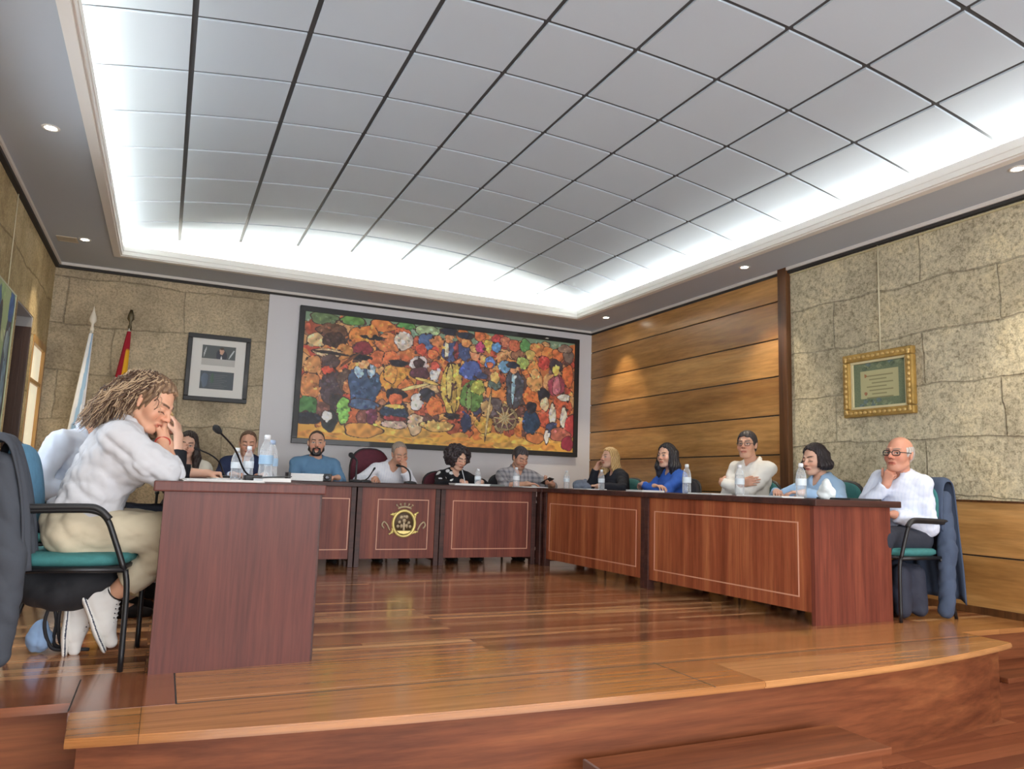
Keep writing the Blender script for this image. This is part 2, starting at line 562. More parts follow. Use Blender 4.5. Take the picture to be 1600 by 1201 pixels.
def person(label, sp):
    """sp: dict with world-space joints; builds body, hair, clothes and shoes"""
    global SKINM
    if SKINM is None:
        SKINM = vcol('skin', .5, .05, 300, sss=.12, spec=.35)
    base = V3(sp['pelvis'][0], sp['pelvis'][1], 0)
    root = thing('person', label, 'person', tuple(base))
    s = sp.get('size', 1.0); g = sp.get('girth', 1.0); fem = sp.get('fem', 0)
    PEL, NEC, HD = V3(sp['pelvis']), V3(sp['neck']), V3(sp['head'])
    yaw = rad(sp['yaw']); Fd = V3(math.cos(yaw), math.sin(yaw), 0); Ld = V3(-Fd[1], Fd[0], 0)
    sy = rad(sp.get('shyaw', sp['yaw'])); tilt = sp.get('shtilt', 0.0)
    SL = V3(-math.sin(sy), math.cos(sy), tilt)
    SF = V3(math.cos(sy), math.sin(sy), 0)
    hw = (.160 - .018 * fem) * s * sp.get('shw', 1)
    up = unit(NEC - PEL)
    shc = NEC - up * .075 * s
    sh = {'L': shc + SL * hw + SF * sp.get('shfwd', .01), 'R': shc - SL * hw + SF * sp.get('shfwd', .01)}
    if 'shL' in sp: sh['L'] = V3(sp['shL'])
    if 'shR' in sp: sh['R'] = V3(sp['shR'])
    hl = rad(sp.get('hyaw', sp['yaw'])); hp = rad(sp.get('hpitch', 0))
    hf = V3(math.cos(hl) * math.cos(hp), math.sin(hl) * math.cos(hp), math.sin(hp))
    R = frame(hf, roll=rad(sp.get('hroll', 0)))
    hs = sp.get('hsize', 1.0)
    skin = sp.get('skin', (205, 158, 132)); hairc = sp.get('hairc', (40, 30, 25))
    # ---- limbs
    arms = {}
    for sd in 'LR':
        a = sp['arm' + sd]
        if 'e' in a: E, W = V3(a['e']), V3(a['w'])
        else: E, W = ik(sh[sd], V3(a['w']), .285 * s, .255 * s, a['pole'])
        d = V3(a['d']) if 'd' in a else unit(W - E)
        arms[sd] = (sh[sd], E, W, unit(d), V3(a.get('n', (0, 0, -1))), a)
    legs = {}
    for sd, q in (('L', 1), ('R', -1)):
        hip = PEL + Ld * q * .085 * s + V3(0, 0, -.02)
        if 'leg' + sd in sp:
            kn, an, fd = [V3(v) for v in sp['leg' + sd][:3]]
        else:
            kn = hip + Fd * .42 * s + Ld * q * .05 + V3(0, 0, -.01)
            an = kn + Fd * sp.get('anf', .02) + V3(0, 0, -(kn[2] - .085))
            fd = Fd
        legs[sd] = (hip, kn, an, unit(fd))
    # ---- the torso shared by body and clothes
    chest = PEL + (NEC - PEL) * .68; belly = PEL + (NEC - PEL) * .32
    xr = unit(np.cross(SF, up)); TR = np.stack([xr, unit(np.cross(up, xr)), up], 1)
    def torso(f, o, cloth=False):
        f.ell(PEL + V3(0, 0, .0), (.165 * s * g + o, .125 * s * g + o, .12 * s + o), TR, .03)
        f.ell(belly, (.145 * s * g + o, .108 * s * g * sp.get('belly', 1) + o, .17 * s + o), TR, .05)
        f.ell(chest + TR[:, 1] * .005, (.158 * s * g + o, .108 * s * g + o, .16 * s + o), TR, .05)
        for q in 'LR':
            f.cap(NEC - up * .035 * s + (sh[q] - NEC) * .2, sh[q], .048 * s + o * .8, .044 * s + o * .8, .045)
            if fem:
                b = chest + TR[:, 1] * (.085 * s * g) + (sh[q] - shc) * .45 - up * .03
                f.ell(b, V3(.058, .05, .055) * s * g + o, TR, .04)
    # ---- body mesh
    f = Field()
    torso(f, -.004)
    f.cap(NEC - up * .03, HD + R @ V3(0, -.022, -.05) * hs, .058 * s * (1 - .13 * fem) * sp.get('neckw', 1), .052 * s * (1 - .13 * fem) * sp.get('neckw', 1), .03)
    for sd in 'LR':
        S, E, W, d, n, a = arms[sd]
        f.cap(S, E, .046 * s * g, .037 * s * g, .03)
        f.cap(E, E + (W - E) * .45, .039 * s * g, .036 * s * g, .02)
        f.cap(E + (W - E) * .45, W, .036 * s * g, .0255 * s, .02)
        f.cap(W, W + d * .02, .026 * s, .024 * s, .015)
        hand_field(f, W, d, n, sd == 'L', s * a.get('hs', .98), a.get('curl', .45), a.get('spread', .1), a.get('thumb', .5), a.get('index'))
    for sd in 'LR':
        hip, kn, an, fd = legs[sd]
        f.cap(hip, kn, .082 * s * g, .056 * s * g, .04)
        f.cap(kn, kn + (an - kn) * .4, .055 * s, .052 * s, .03)
        f.cap(kn + (an - kn) * .4, an, .052 * s, .035 * s, .03)
        sn_ = V3(sp['leg' + sd][3]) if 'leg' + sd in sp and len(sp['leg' + sd]) > 3 else V3(0, 0, -1)
        f.cap(an + sn_ * .02, an + fd * .13 + sn_ * .045, .030, .020, .02)
    lo, hi = f.bounds()
    Vb, Fb = surface_nets(f, lo, hi, sp.get('hb', HB))
    Cb = np.tile(rgb(skin), (len(Vb), 1))
    for sd in 'LR':
        W = arms[sd][2]
        m = np.exp(-(np.linalg.norm(Vb - W - arms[sd][3] * .11, axis=1) / .06) ** 2)[:, None] * .35
        Cb = Cb * (1 - m) + rgb(tuple(np.array(skin) * np.array([.98, .86, .82]))) * m
    hfld = head_field(HD, R, hs, fem, sp.get('jaw', 1 - .12 * fem), sp.get('fat', 1.0), 1.0 if sp.get('eyes') == 'down' else .25)
    hfld.cap(HD + R @ V3(0, -.022, -.05) * hs, HD + R @ V3(0, -.022, -.05) * hs + (NEC - HD) * .35, .052 * s * (1 - .13 * fem) * sp.get('neckw', 1), .054 * s * (1 - .13 * fem) * sp.get('neckw', 1), .02)
    lo, hi = hfld.bounds()
    Vh, Fh = surface_nets(hfld, lo, hi, sp.get('hh', HH))
    Ch = head_colors(Vh, HD, R, hs, skin, hairc, sp)
    me = np_mesh('body', np.concatenate([Vb, Vh]) - base, np.concatenate([Fb, Fh + len(Vb)]), np.concatenate([Cb, Ch]))
    link_mesh('body', me, SKINM, root, True)
    # ---- top
    top = sp['top']; seed = sp.get('seed', 1)
    o = top.get('o', .013)
    f = Field()
    torso(f, o, True)
    for sd in 'LR':
        S, E, W, d, n, a = arms[sd]
        ln = top.get('sleeve', 1.0)
        if top.get('puff'): f.ell(S + (E - S) * .62 - V3(0, 0, .018), (.068 + top['puff'], .068 + top['puff'], .06 + top['puff']), None, .05)
        if ln >= 1:
            f.cap(S, E, .047 * s * g + o, .042 * s * g + o, .03)
            f.cap(E, W - (W - E) * top.get('cuffback', .06), .042 * s * g + o, .029 * s + o * top.get('cuff', .8), .02, cutb=True)
        elif ln > .5:
            f.cap(S, E, .047 * s * g + o, .042 * s * g + o, .03)
            f.cap(E, E + (W - E) * (ln - .5) * 2, .042 * s * g + o, .040 * s * g + o, .02, cutb=True)
        else:
            f.cap(S, S + (E - S) * ln * 2, .056 * s * g + o, .052 * s * g + o * 1.2, .03, cutb=True)
    col = top.get('collar')
    nb = NEC + (HD - NEC) * .06
    axis = unit(HD - NEC); 
    nr = .064 * s * (1 - .1 * fem)
    fx = unit(np.cross(SF, axis)); fy = np.cross(axis, fx)
    vneck = top.get('vneck', .05 if col else 0)
    if vneck:
        a0 = nb + fy * (nr + .02)
        f.cap(a0 + axis * .02, a0 - axis * vneck + fy * .03, .05, .006, .008, sub=True)
    f.cap(NEC - axis * .012 + fy * .022, HD, nr * 1.02, nr * 1.0, .006, sub=True)
    if col:
        N = 14
        for i in range(N):
            t0 = PI / 2 + .55 + (2 * PI - 1.1) * i / N; t1 = PI / 2 + .55 + (2 * PI - 1.1) * (i + 1) / N
            pt = lambda t: nb - axis * .012 + (fx * math.cos(t) + fy * math.sin(t)) * nr * 1.1 - axis * (.030 * max(0, math.sin(t)))
            f.cap(pt(t0), pt(t1), .011, .011, .006)
            f.cap(pt(t0) + axis * .012, pt(t1) + axis * .012, .007, .007, .008)
        for q in (-1, 1):
            a0 = nb + fy * nr * 1.05 + fx * q * .034 - axis * .034
            f.cap(a0, a0 + fx * q * .022 + fy * .022 - axis * .055, .010, .006, .006)
    amp = top.get('amp', .0042); hemz = top.get('hem', -.04)
    def fn(P):
        Q = P
        if 'axis' in top:
            ax = unit(top['axis']); Q = P - np.outer(P @ ax, ax) * .72
        return np.maximum(f(P) + folds(Q, amp, top.get('freq', 34), seed) + folds(P, amp * .35, 95, seed + 9), hemz - (P - PEL) @ up)
    lo, hi = f.bounds()
    Vt, Ft = surface_nets(fn, lo, hi, sp.get('hc', HC_))
    Ct = top['paint'](Vt, dict(sh=sh, nec=NEC, pel=PEL, SF=SF, SL=SL, up=up, arms=arms)) if 'paint' in top else np.tile(rgb(top['c']), (len(Vt), 1))
    # soften: slightly darker deep folds come from light only
    me = np_mesh(top.get('name', 'shirt'), Vt - base, Ft, Ct)
    link_mesh(top.get('name', 'shirt'), me, CLOTH, root, True)
    if 'jacket' in sp:
        jk = sp['jacket']; oo = o + .014
        f = Field(); torso(f, oo)
        for sd in 'LR':
            S, E, W, d, n, a = arms[sd]
            f.cap(S, E, .049 * s * g + oo, .044 * s * g + oo, .03)
            f.cap(E, W - (W - E) * .1, .048 * s * g + oo, .032 * s + oo, .02, cutb=True)
        a0 = nb + fy * (nr + .06)
        f.cap(a0 + axis * .06, PEL + TR[:, 1] * .22, .075, .03, .01, sub=True)
        f.cap(NEC - axis * .03 + fy * .02, HD, nr * 1.3, nr * 1.1, .008, sub=True)
        N = 12
        for i in range(N):
            pt = lambda u: nb - axis * .03 + (fx * math.cos(u) - fy * math.sin(u)) * nr * 1.4 - axis * (.03 * max(0, -math.sin(u)))
            t0 = -PI / 2 + .7 + (2 * PI - 1.4) * i / N; t1 = -PI / 2 + .7 + (2 * PI - 1.4) * (i + 1) / N
            f.cap(pt(t0), pt(t1), .016, .016, .01)
        lo, hi = f.bounds()
        Vj, Fj = surface_nets(lambda P: f(P) + folds(P, .004, 30, seed + 3), lo, hi, HC_)
        link_mesh('jacket', np_mesh('jacket', Vj - base, Fj, np.tile(rgb(jk), (len(Vj), 1))), CLOTH, root, True)
    # ---- trousers
    f = Field()
    tr = sp.get('trousers', (45, 48, 58)); o2 = .012
    f.ell(PEL + V3(0, 0, -.0), (.168 * s * g + o2, .125 * s * g + o2, .105 * s + o2), TR, .03)
    for sd in 'LR':
        hip, kn, an, fd = legs[sd]
        f.cap(hip, kn, .088 * s * g + o2, .062 * s * g + o2, .04)
        f.cap(kn, an + (kn - an) * sp.get('hem', .12), .062 * s + o2, .045 * s + o2, .03, cutb=True)
    lo, hi = f.bounds()
    Vt, Ft = surface_nets(lambda P: f(P) + folds(P, sp.get('tamp', .004), 36, seed + 5) + folds(P, .0015, 95, seed + 8), lo, hi, sp.get('hc', .009))
    link_mesh('trousers', np_mesh('trousers', Vt - base, Ft, np.tile(rgb(tr), (len(Vt), 1))), CLOTH, root, True)
    # ---- shoes
    if not sp.get('noshoes'):
        for sd in 'LR':
            hip, kn, an, fd = legs[sd]
            f = Field()
            b0 = V3(an[0], an[1], an[2] - .055)
            f.cap(b0 - fd * .045, b0 + fd * .10, .036, .034, .02)
            f.cap(b0 + fd * .10, b0 + fd * .17 - V3(0, 0, .008), .036, .026, .02)
            f.cap(an + V3(0, 0, -.01), b0, .045, .04, .02)
            def fn(P, f=f, zb=an[2] - .085): return np.maximum(f(P), zb - P[:, 2])
            lo, hi = f.bounds()
            Vt, Ft = surface_nets(fn, lo, hi, .008)
            link_mesh('shoe', np_mesh('shoe', Vt - base, Ft, np.tile(rgb(sp.get('shoec', (30, 26, 25))), (len(Vt), 1))), CLOTH, root, True)
    # ---- hair
    hair = sp.get('hair')
    if hair:
        f2 = hair(HD, R, hs, NEC, fx, fy)
        for nm, fn, lo, hi, hh in f2:
            Vt, Ft = surface_nets(fn, lo, hi, hh)
            L = (Vt - HD) @ R
            st = np.sin(np.arctan2(L[:, 0], L[:, 1] + .03) * 23 + L[:, 2] * 40 + 2 * np.sin(L[:, 2] * 60)) * .5 + .5
            c0 = rgb(hairc); c1 = rgb(sp.get('hairc2', tuple(np.minimum(255, np.array(hairc) * 1.35))))
            if nm == 'beard': c0 = c1 = rgb(sp.get('beardc', hairc))
            Ct = c0 + (c1 - c0) * st[:, None]
            link_mesh(nm, np_mesh(nm, Vt - base, Ft, Ct), HAIRM, root, True)
    if sp.get('glasses'):
        glasses(root, base, HD, R, hs, sp['glasses'], sp.get('rim', 1.0))
    sp['_root'] = root; sp['_base'] = base; sp['_R'] = R; sp['_arms'] = arms; sp['_legs'] = legs
    return root

def glasses(root, base, H, R, s, mat, rim=1.0):
    T = lambda p: Vector(H + R @ (V3(p) * s) - base)
    bm = NB()
    for q in (-1, 1):
        pts = []
        for k in range(20):
            a = 2 * PI * k / 20
            x = q * .033 + .0235 * math.copysign(abs(math.cos(a)) ** .7, math.cos(a)); z = .001 + .0165 * math.copysign(abs(math.sin(a)) ** .7, math.sin(a))
            pts.append(T((x, .106 - abs(x) * .22, z)))
        tube(bm, pts, .0019 * s * rim, 6, closed=True)
        tube(bm, [T((q * .057, .094, .006)), T((q * .072, .07, .008)), T((q * .080, -.005, .012)), T((q * .079, -.022, -.008))], .0018 * s * rim, 6)
    tube(bm, [T((-.010, .104, .004)), T((0, .108, .007)), T((.010, .104, .004))], .0017 * s * rim, 6)
    obj('eyeglasses', bm, mat, root, True)

# ------------------------------------------------------------------ hair styles (head-local fields)
def hair_shell(H, R, s, t, line, extra=None, noise=.002, nf=55, seed=0, topz=0.0, hh=None, name='hair', thick=None, asym=.12):
    """line: list of (y, z) hairline; hair is kept above it"""
    f = Field()
    T = lambda p: H + R @ (V3(p) * s)
    f.ell(T((0, -.016, .036 + topz)), V3(.073 + t, .094 + t, .084 + t) * s, R, .012)
    f.ell(T((0, -.045, .01)), V3(.066 + t, .066 + t, .07 + t) * s, R, .012)
    f.ell(T((0, -.03, -.03)), V3(.06 + t, .05 + t, .06) * s, R, .02)
    ly = np.array([p[0] for p in line]); lz = np.array([p[1] for p in line])
    rs = np.random.RandomState(seed)
    ph = rs.uniform(0, 6, 6)
    g = Field()
    if extra: extra(g, T, s)
    lo, hi = f.bounds()
    if g.p:
        l2, h2 = g.bounds(); lo = np.minimum(lo, l2); hi = np.maximum(hi, h2)
    def fn(P):
        L = (P - H) @ R / s
        zl = np.interp(L[:, 1], ly, lz) + asym * L[:, 0] * (L[:, 1] > .03) + .006 * np.sin(L[:, 0] * 130 + 1) * (L[:, 1] > .04)
        d = f(P)
        d = np.maximum(d, (zl - L[:, 2]) * .75 * s)
        if g.p: 
            d2 = g(P); k = .012
            h = np.clip(.5 + .5 * (d2 - d) / k, 0, 1); d = d2 + (d - d2) * h - k * h * (1 - h)
        an = np.arctan2(L[:, 0], L[:, 1] + .03)
        d = d + noise * s * (np.sin(an * nf * .45 + L[:, 2] * 45 + ph[0] + 1.5 * np.sin(L[:, 2] * 50 + ph[1])) + .6 * np.sin(an * nf + ph[2] + L[:, 2] * 70))
        return d
    return [(name, fn, lo - .01, hi + .01, hh or HHAIR)]

LINE_SHORT = [(-.2, -.075), (-.075, -.07), (-.045, -.05), (-.02, .005), (.0, .01), (.012, -.02), (.026, -.015), (.04, .045), (.06, .062), (.085, .072), (.2, .09)]
LINE_RECEDE = [(-.2, -.07), (-.075, -.065), (-.045, -.045), (-.02, .005), (.0, .012), (.012, -.01), (.022, .0), (.03, .07), (.05, .1), (.085, .12), (.2, .2)]

def h_short(t=.008, line=LINE_SHORT, noise=.0015, topz=.002, seed=0):
    def mk(H, R, s, N, fx, fy): return hair_shell(H, R, s, t, line, None, noise, 60, seed, topz)
    return mk

def h_beard(base):
    def mk(H, R, s, N, fx, fy):
        out = base(H, R, s, N, fx, fy)
        f = Field(); T = lambda p: H + R @ (V3(p) * s)
        for q in (-1, 1):
            f.cap(T((q * .064, .0, -.03)), T((q * .058, .008, -.062)), .010, .017, .012)
            f.cap(T((q * .058, .008, -.062)), T((q * .03, .056, -.1)), .018, .021, .015)
            f.cap(T((q * .03, .085, -.056)), T((q * .03, .078, -.09)), .008, .014, .01)
            f.cap(T((q * .004, .099, -.049)), T((q * .026, .09, -.056)), .0065, .006, .006)
        f.cap(T((-.02, .07, -.105)), T((.02, .07, -.105)), .022, .022, .015)
        f.ell(T((0, .1, -.065)), V3(.021, .02, .0105) * s, R, .004, True)
        lo, hi = f.bounds()
        out.append(('beard', lambda P: f(P) + folds(P, .0012, 220, 3), lo, hi, .004))
        return out
    return mk

def h_sides():
    def mk(H, R, s, N, fx, fy):
        f = Field(); T = lambda p: H + R @ (V3(p) * s)
        f.ell(T((0, -.02, .02)), V3(.0805, .101, .085) * s, R, .01)
        def fn(P):
            L = (P - H) @ R / s
            d = f(P)
            d = np.maximum(d, L[:, 2] - (.058 - .15 * (L[:, 1] + .03)) + .006 * np.sin(L[:, 0] * 90))
            d = np.maximum(d, np.interp(L[:, 1], [-.2, -.06, -.03, 0, .012, .03, .05], [-.075, -.065, -.03, .012, -.015, -.005, .2]) - L[:, 2])
            return d + folds(P, .0012, 160, 4)
        lo, hi = f.bounds()
        return [('hair', fn, lo, hi, HHAIR)]
    return mk

def h_curly(r=.150, seed=5):
    def mk(H, R, s, N, fx, fy):
        f = Field(); T = lambda p: H + R @ (V3(p) * s)
        rs = np.random.RandomState(seed)
        pts = []
        f.ell(T((0, -.03, .03)), V3(.105, .10, .105) * s, R, .02)
        n = 210
        for i in range(n):
            z = 1 - 2 * (i + .5) / n; a = i * 2.39996
            q = math.sqrt(1 - z * z); p = V3(q * math.cos(a) * .128, q * math.sin(a) * .118 - .03, z * .112 + .015)
            if p[1] > .035 and p[2] < .075 and abs(p[0]) < .078: continue
            if p[2] < -.085: continue
            p = p * rs.uniform(.9, 1.06)
            f.ell(T(p), V3([rs.uniform(.016, .026)] * 3) * s, R, .006)
        f.cap(T((0, .10, -.11)), T((0, .13, .03)), .05 * s, .052 * s, .01, sub=True)
        lo, hi = f.bounds()
        return [('hair', lambda P: f(P) + folds(P, .0045, 190, 2), lo, hi, .0052)]
    return mk

LINE_LONG = [(-.2, -.3), (.012, -.3), (.02, -.08), (.028, .0), (.04, .05), (.058, .082), (.075, .098), (.2, .15)]
def h_long(length=.22,  w=.034, front=.0, part=0.0, noise=.003, seed=1, t=.012, flare=.015, sides=(1, 1)):
    def mk(H, R, s, N, fx, fy):
        dn = unit(N + np.array([0, 0, -.25]) - H) ; 
        def extra(g, T, s):
            D = R.T @ V3(0, 0, -1)
            for q, on in ((-1, sides[0]), (1, sides[1])):
                if not on: continue
                for (y0, ww, ll) in ((.022, w * .8, .8), (-.02, w, 1.0), (-.055, w, 1.0)):
                    a = V3(q * .068, y0, .02); dr = min(.13, length * .8); b = a + V3(q * flare, front, 0) + D * dr; c = b + D * max(.01, length * ll - .10) + V3(-q * .0, front * .7, 0)
                    g.cap(T(a), T(b), ww * .62 * s, ww * s, .02)
                    g.cap(T(b), T(c), ww * s, ww * .55 * s, .02)
            for x in (-.04, 0, .04):
                a = V3(x, -.085, .03); b = a + D * min(.13, length * .8) + V3(0, -.006, 0); c = b + D * max(.01, length - .10)
                g.cap(T(a), T(b), w * s, w * s, .02); g.cap(T(b), T(c), w * s, w * .6 * s, .02)
        out = hair_shell(H, R, s, t, LINE_LONG, extra, noise, 70, seed, .004)
        return out
    return mk
# ================================================================== materials of the room
XL, XR, YB, YF, ZS, ZF = -1.2, 5.31, 8.93, -3.2, 2.94, -.42

def stone(name, c1, c2, c3, axis, bw=1.15, bh=.47, seed=0.0, fs=34, fk=.85):
    t = NT(name)
    tc = t.n('ShaderNodeTexCoord')
    sp = t.n('ShaderNodeSeparateXYZ'); t.l(tc.outputs['Object'], sp.inputs[0])
    cb = t.n('ShaderNodeCombineXYZ')
    t.l(sp.outputs['Y' if axis == 'x' else 'X'], cb.inputs[0]); t.l(sp.outputs['Z'], cb.inputs[1])
    mp = t.n('ShaderNodeMapping'); mp.inputs['Location'].default_value = (seed, seed * .37, 0)
    t.l(cb.outputs[0], mp.inputs[0])
    # wobble the joints a little
    nz = t.n('ShaderNodeTexNoise'); nz.inputs['Scale'].default_value = 2.3; nz.inputs['Detail'].default_value = 3
    t.l(mp.outputs[0], nz.inputs['Vector'])
    ad = t.n('ShaderNodeVectorMath', operation='MULTIPLY_ADD')
    t.l(nz.outputs['Color'], ad.inputs[0]); ad.inputs[1].default_value = (.10, .13, 0); t.l(mp.outputs[0], ad.inputs[2])
    br = t.n('ShaderNodeTexBrick')
    br.inputs['Scale'].default_value = 1.0
    br.inputs['Mortar Size'].default_value = .010
    br.inputs['Mortar Smooth'].default_value = .8
    br.inputs['Brick Width'].default_value = bw
    br.inputs['Row Height'].default_value = bh
    br.inputs['Color1'].default_value = (.25, .25, .25, 1); br.inputs['Color2'].default_value = (.75, .75, .75, 1)
    br.inputs['Mortar'].default_value = (.5, .5, .5, 1)
    br.offset = .42
    t.l(ad.outputs[0], br.inputs['Vector'])
    v = t.coord('Object')
    big = t.noise(v, 2.2, 5, .6)
    fine = t.noise(v, fs, 5, .78)
    mid = t.noise(v, 11, 5, .7, .6)
    base = t.ramp(big, [(.3, lin(c1)), (.52, lin(c2)), (.72, lin(c3))])
    tint = t.ramp(br.outputs['Color'], [(.2, (.86, .84, .8)), (.8, (1.08, 1.08, 1.06))])
    base = t.mix(base, tint, 1.0, 'MULTIPLY')
    sp2 = t.ramp(fine, [(.38, (.46, .44, .40)), (.5, (1, 1, 1)), (.62, (1.3, 1.3, 1.28))])
    base = t.mix(base, sp2, fk, 'MULTIPLY')
    m2 = t.ramp(mid, [(.3, (.88, .875, .86)), (.6, (1.05, 1.05, 1.05))])
    base = t.mix(base, m2, .8, 'MULTIPLY')
    base = t.mix(base, tuple(x * .62 for x in lin(c1)[:3]) + (1,), t.ramp(br.outputs['Fac'], [(.0, (0, 0, 0)), (.9, (.42, .42, .42))]))
    t.l(base, t.b.inputs['Base Color'])
    t.set(Roughness=.92)
    t.b.inputs['Specular IOR Level'].default_value = .15
    b1 = t.bump(fine, .8, .02)
    b2 = t.bump(mid, .6, .02, b1)
    inv = t.n('ShaderNodeMath', operation='SUBTRACT'); inv.inputs[0].default_value = 1
    t.l(br.outputs['Fac'], inv.inputs[1])
    t.bump(inv.outputs[0], .7, .02, b2)
    return t.m

def planks(name, cols, w, ln, rough=.24, axis='x', coat=.35, mort=.0012):
    """glossy strip parquet, strips along axis"""
    t = NT(name)
    v = t.coord('Object', rot=(0, 0, 0 if axis == 'x' else PI / 2))
    br = t.n('ShaderNodeTexBrick')
    br.inputs['Scale'].default_value = 1.0
    br.inputs['Mortar Size'].default_value = mort
    br.inputs['Brick Width'].default_value = ln
    br.inputs['Row Height'].default_value = w
    br.inputs['Color1'].default_value = (0, 0, 0, 1); br.inputs['Color2'].default_value = (1, 1, 1, 1)
    br.inputs['Mortar'].default_value = (.3, .3, .3, 1)
    br.offset = .37; br.offset_frequency = 3
    t.l(v, br.inputs['Vector'])
    c = t.ramp(br.outputs['Color'], [(.02, lin(cols[0])), (.35, lin(cols[1])), (.7, lin(cols[2])), (.98, lin(cols[3]))])
    s = (1.2, 26, 26) if axis == 'x' else (26, 1.2, 26)
    g = t.noise(t.coord('Object', s), 1.0, 5, .6, .3)
    c = t.mix(c, t.ramp(g, [(.28, (.7, .68, .66)), (.62, (1.1, 1.1, 1.1))]), 1.0, 'MULTIPLY')
    c = t.mix(c, tuple(x * .35 for x in lin(cols[0])[:3]) + (1,), br.outputs['Fac'])
    t.l(c, t.b.inputs['Base Color'])
    r = t.ramp(t.noise(t.coord('Object', (.8, 3, 3)), 1.5, 3), [(.3, (rough * .8,) * 3), (.7, (rough * 1.35,) * 3)])
    t.l(r, t.b.inputs['Roughness'])
    t.b.inputs['Coat Weight'].default_value = coat
    t.b.inputs['Coat Roughness'].default_value = .12
    t.bump(g, .05, .002)
    return t.m

M = {}
M['stone_r'] = stone('granite_right', (176, 166, 142), (202, 192, 164), (218, 204, 168), 'x', 1.45, .42, 3.3)
M['stone_b'] = stone('granite_back', (170, 156, 132), (200, 184, 156), (220, 202, 170), 'y', 1.15, .5, 1.7, 52, .6)
M['stone_l'] = stone('granite_left', (162, 142, 104), (194, 174, 132), (212, 194, 154), 'x', 1.15, .5, 7.9, 52, .6)
M['plaster'] = plain('white_plaster', (214, 212, 214), .85, 0, .06, 60)
M['soffit'] = plain('ceiling_paint', (178, 186, 194), .8, 0, .03, 30)
M['mould'] = plain('moulding_paint', (226, 222, 214), .6)
M['tile'] = plain('ceiling_tile', (186, 200, 212), .8, 0, .12, 180)
M['grid'] = plain('ceiling_grid', (66, 68, 70), .6)
M['cove'] = plain('cove_paint', (236, 232, 220), .8)
M['dark'] = plain('shadow_gap', (40, 38, 36), .7)
M['panel'] = wood('honey_panel_wood', (150, 104, 54), (184, 134, 76), (206, 160, 100), 'y', .9, .3, .3, 6, .04)
M['panel2'] = wood('honey_panel_wood_dark', (134, 90, 46), (168, 120, 66), (192, 146, 88), 'y', .9, .3, .3, 6, .04)
M['post'] = wood('dark_post_wood', (58, 36, 20), (86, 54, 30), (108, 70, 40), 'z', 1, .35, .2)
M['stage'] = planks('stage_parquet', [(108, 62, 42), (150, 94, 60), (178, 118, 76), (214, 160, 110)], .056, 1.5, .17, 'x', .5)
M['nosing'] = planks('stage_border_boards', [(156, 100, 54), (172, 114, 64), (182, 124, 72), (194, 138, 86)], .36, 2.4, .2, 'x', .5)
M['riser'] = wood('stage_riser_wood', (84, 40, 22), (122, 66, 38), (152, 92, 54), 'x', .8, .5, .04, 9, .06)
M['floor'] = planks('hall_parquet', [(96, 48, 32), (124, 68, 44), (142, 82, 54), (160, 100, 66)], .11, 1.1, .3)
M['mahog'] = wood('mahogany', (82, 34, 26), (114, 54, 40), (142, 76, 54), 'z', 1.0, .5, .03, 11, .05, contrast=(.25, .52, .8))
M['mahog_end'] = wood('mahogany_end', (82, 38, 31), (92, 44, 36), (102, 52, 42), 'z', 1.0, .5, .05, 10, .04)
M['mahog_red'] = wood('mahogany_red', (108, 46, 26), (150, 76, 46), (184, 110, 66), 'z', 1.0, .42, .08, 12, .05, contrast=(.28, .5, .74))
M['mahog_dark'] = wood('mahogany_dark', (46, 26, 22), (68, 38, 32), (88, 52, 42), 'x', 1.0, .5, .03, 9, .05)
M['inlay'] = plain('inlay_wood', (206, 150, 122), .45)

# ================================================================== floors
bm = NB(); box(bm, XL - .3, XR + .3, YF, 3.2, ZF - .1, ZF)
struct('floor', bm, M['floor'])
# raised stage: main deck, plus an apron that bows out towards the hall
NY = 3.08
def apron_y(x):
    u = (x - 2.1) / 2.32
    return 2.545 + .12 * u * u + .105 * abs(u) ** 3 * (1 if u > 0 else .2)
bm = NB(); box(bm, XL - .1, XR + .1, 3.40, YB + .05, -.05, 0)
struct('floor_stage', bm, M['stage'])
bm = NB()
N = 24; AX0, AX1 = -.2, 4.42
xs = [AX0 + (AX1 - AX0) * i / N for i in range(N + 1)]
front = [(x, apron_y(x)) for x in xs]
# rounded nosing by stacking three offset outlines
for z0, z1, off in ((-.005, 0, .006), (-.012, -.005, .001), (-.022, -.012, .0), (-.030, -.022, .007)):
    prism(bm, [(AX0 - .02 + off, 3.0)] + [(x, y + off) for x, y in front] + [(AX1 + .02 - off, 3.0)], z0, z1)
box(bm, AX0 - .02, AX1 + .02, 2.999, 3.401, -.03, .0005)
box(bm, XL - .1, AX0 - .02, NY, 3.401, -.03, .0005, mi=1)
box(bm, AX0 - .0195, .106, 2.96, 3.4015, -.03, .0007, mi=1)
box(bm, AX1 + .02, XR + .1, NY, 3.401, -.03, .0005)
M['nosing_red'] = planks('stage_border_boards_red', [(122, 68, 42), (140, 82, 52), (150, 92, 58), (160, 100, 64)], .4, 1.6, .2, 'x', .5)
struct('trim_1', bm, [M['nosing'], M['nosing_red']])
bm = NB()   # joints between the border boards
for x0, x1, y0, y1 in ((.106, .112, 2.96, 3.4), (AX0 - .022, AX0 - .017, 2.98, 3.4), (2.128, 2.132, 2.548, 2.98)):
    box(bm, x0, x1, y0, y1, -.002, .0012)
box(bm, .11, AX1, 2.957, 2.961, -.002, .0012)
struct('trim_2', bm, M['dark'])
bm = NB()
RI = .055
prism(bm, [(AX0 + .03, 3.1)] + [(min(max(x, AX0 + .03), AX1 - .04), y + RI) for x, y in front] + [(AX1 - .04, 3.1)], ZF, -.028)
box(bm, XL - .1, AX0 + .03, NY + RI, 3.4, ZF, -.03)
box(bm, AX1 - .04, XR + .1, NY + RI, 3.4, ZF, -.03)
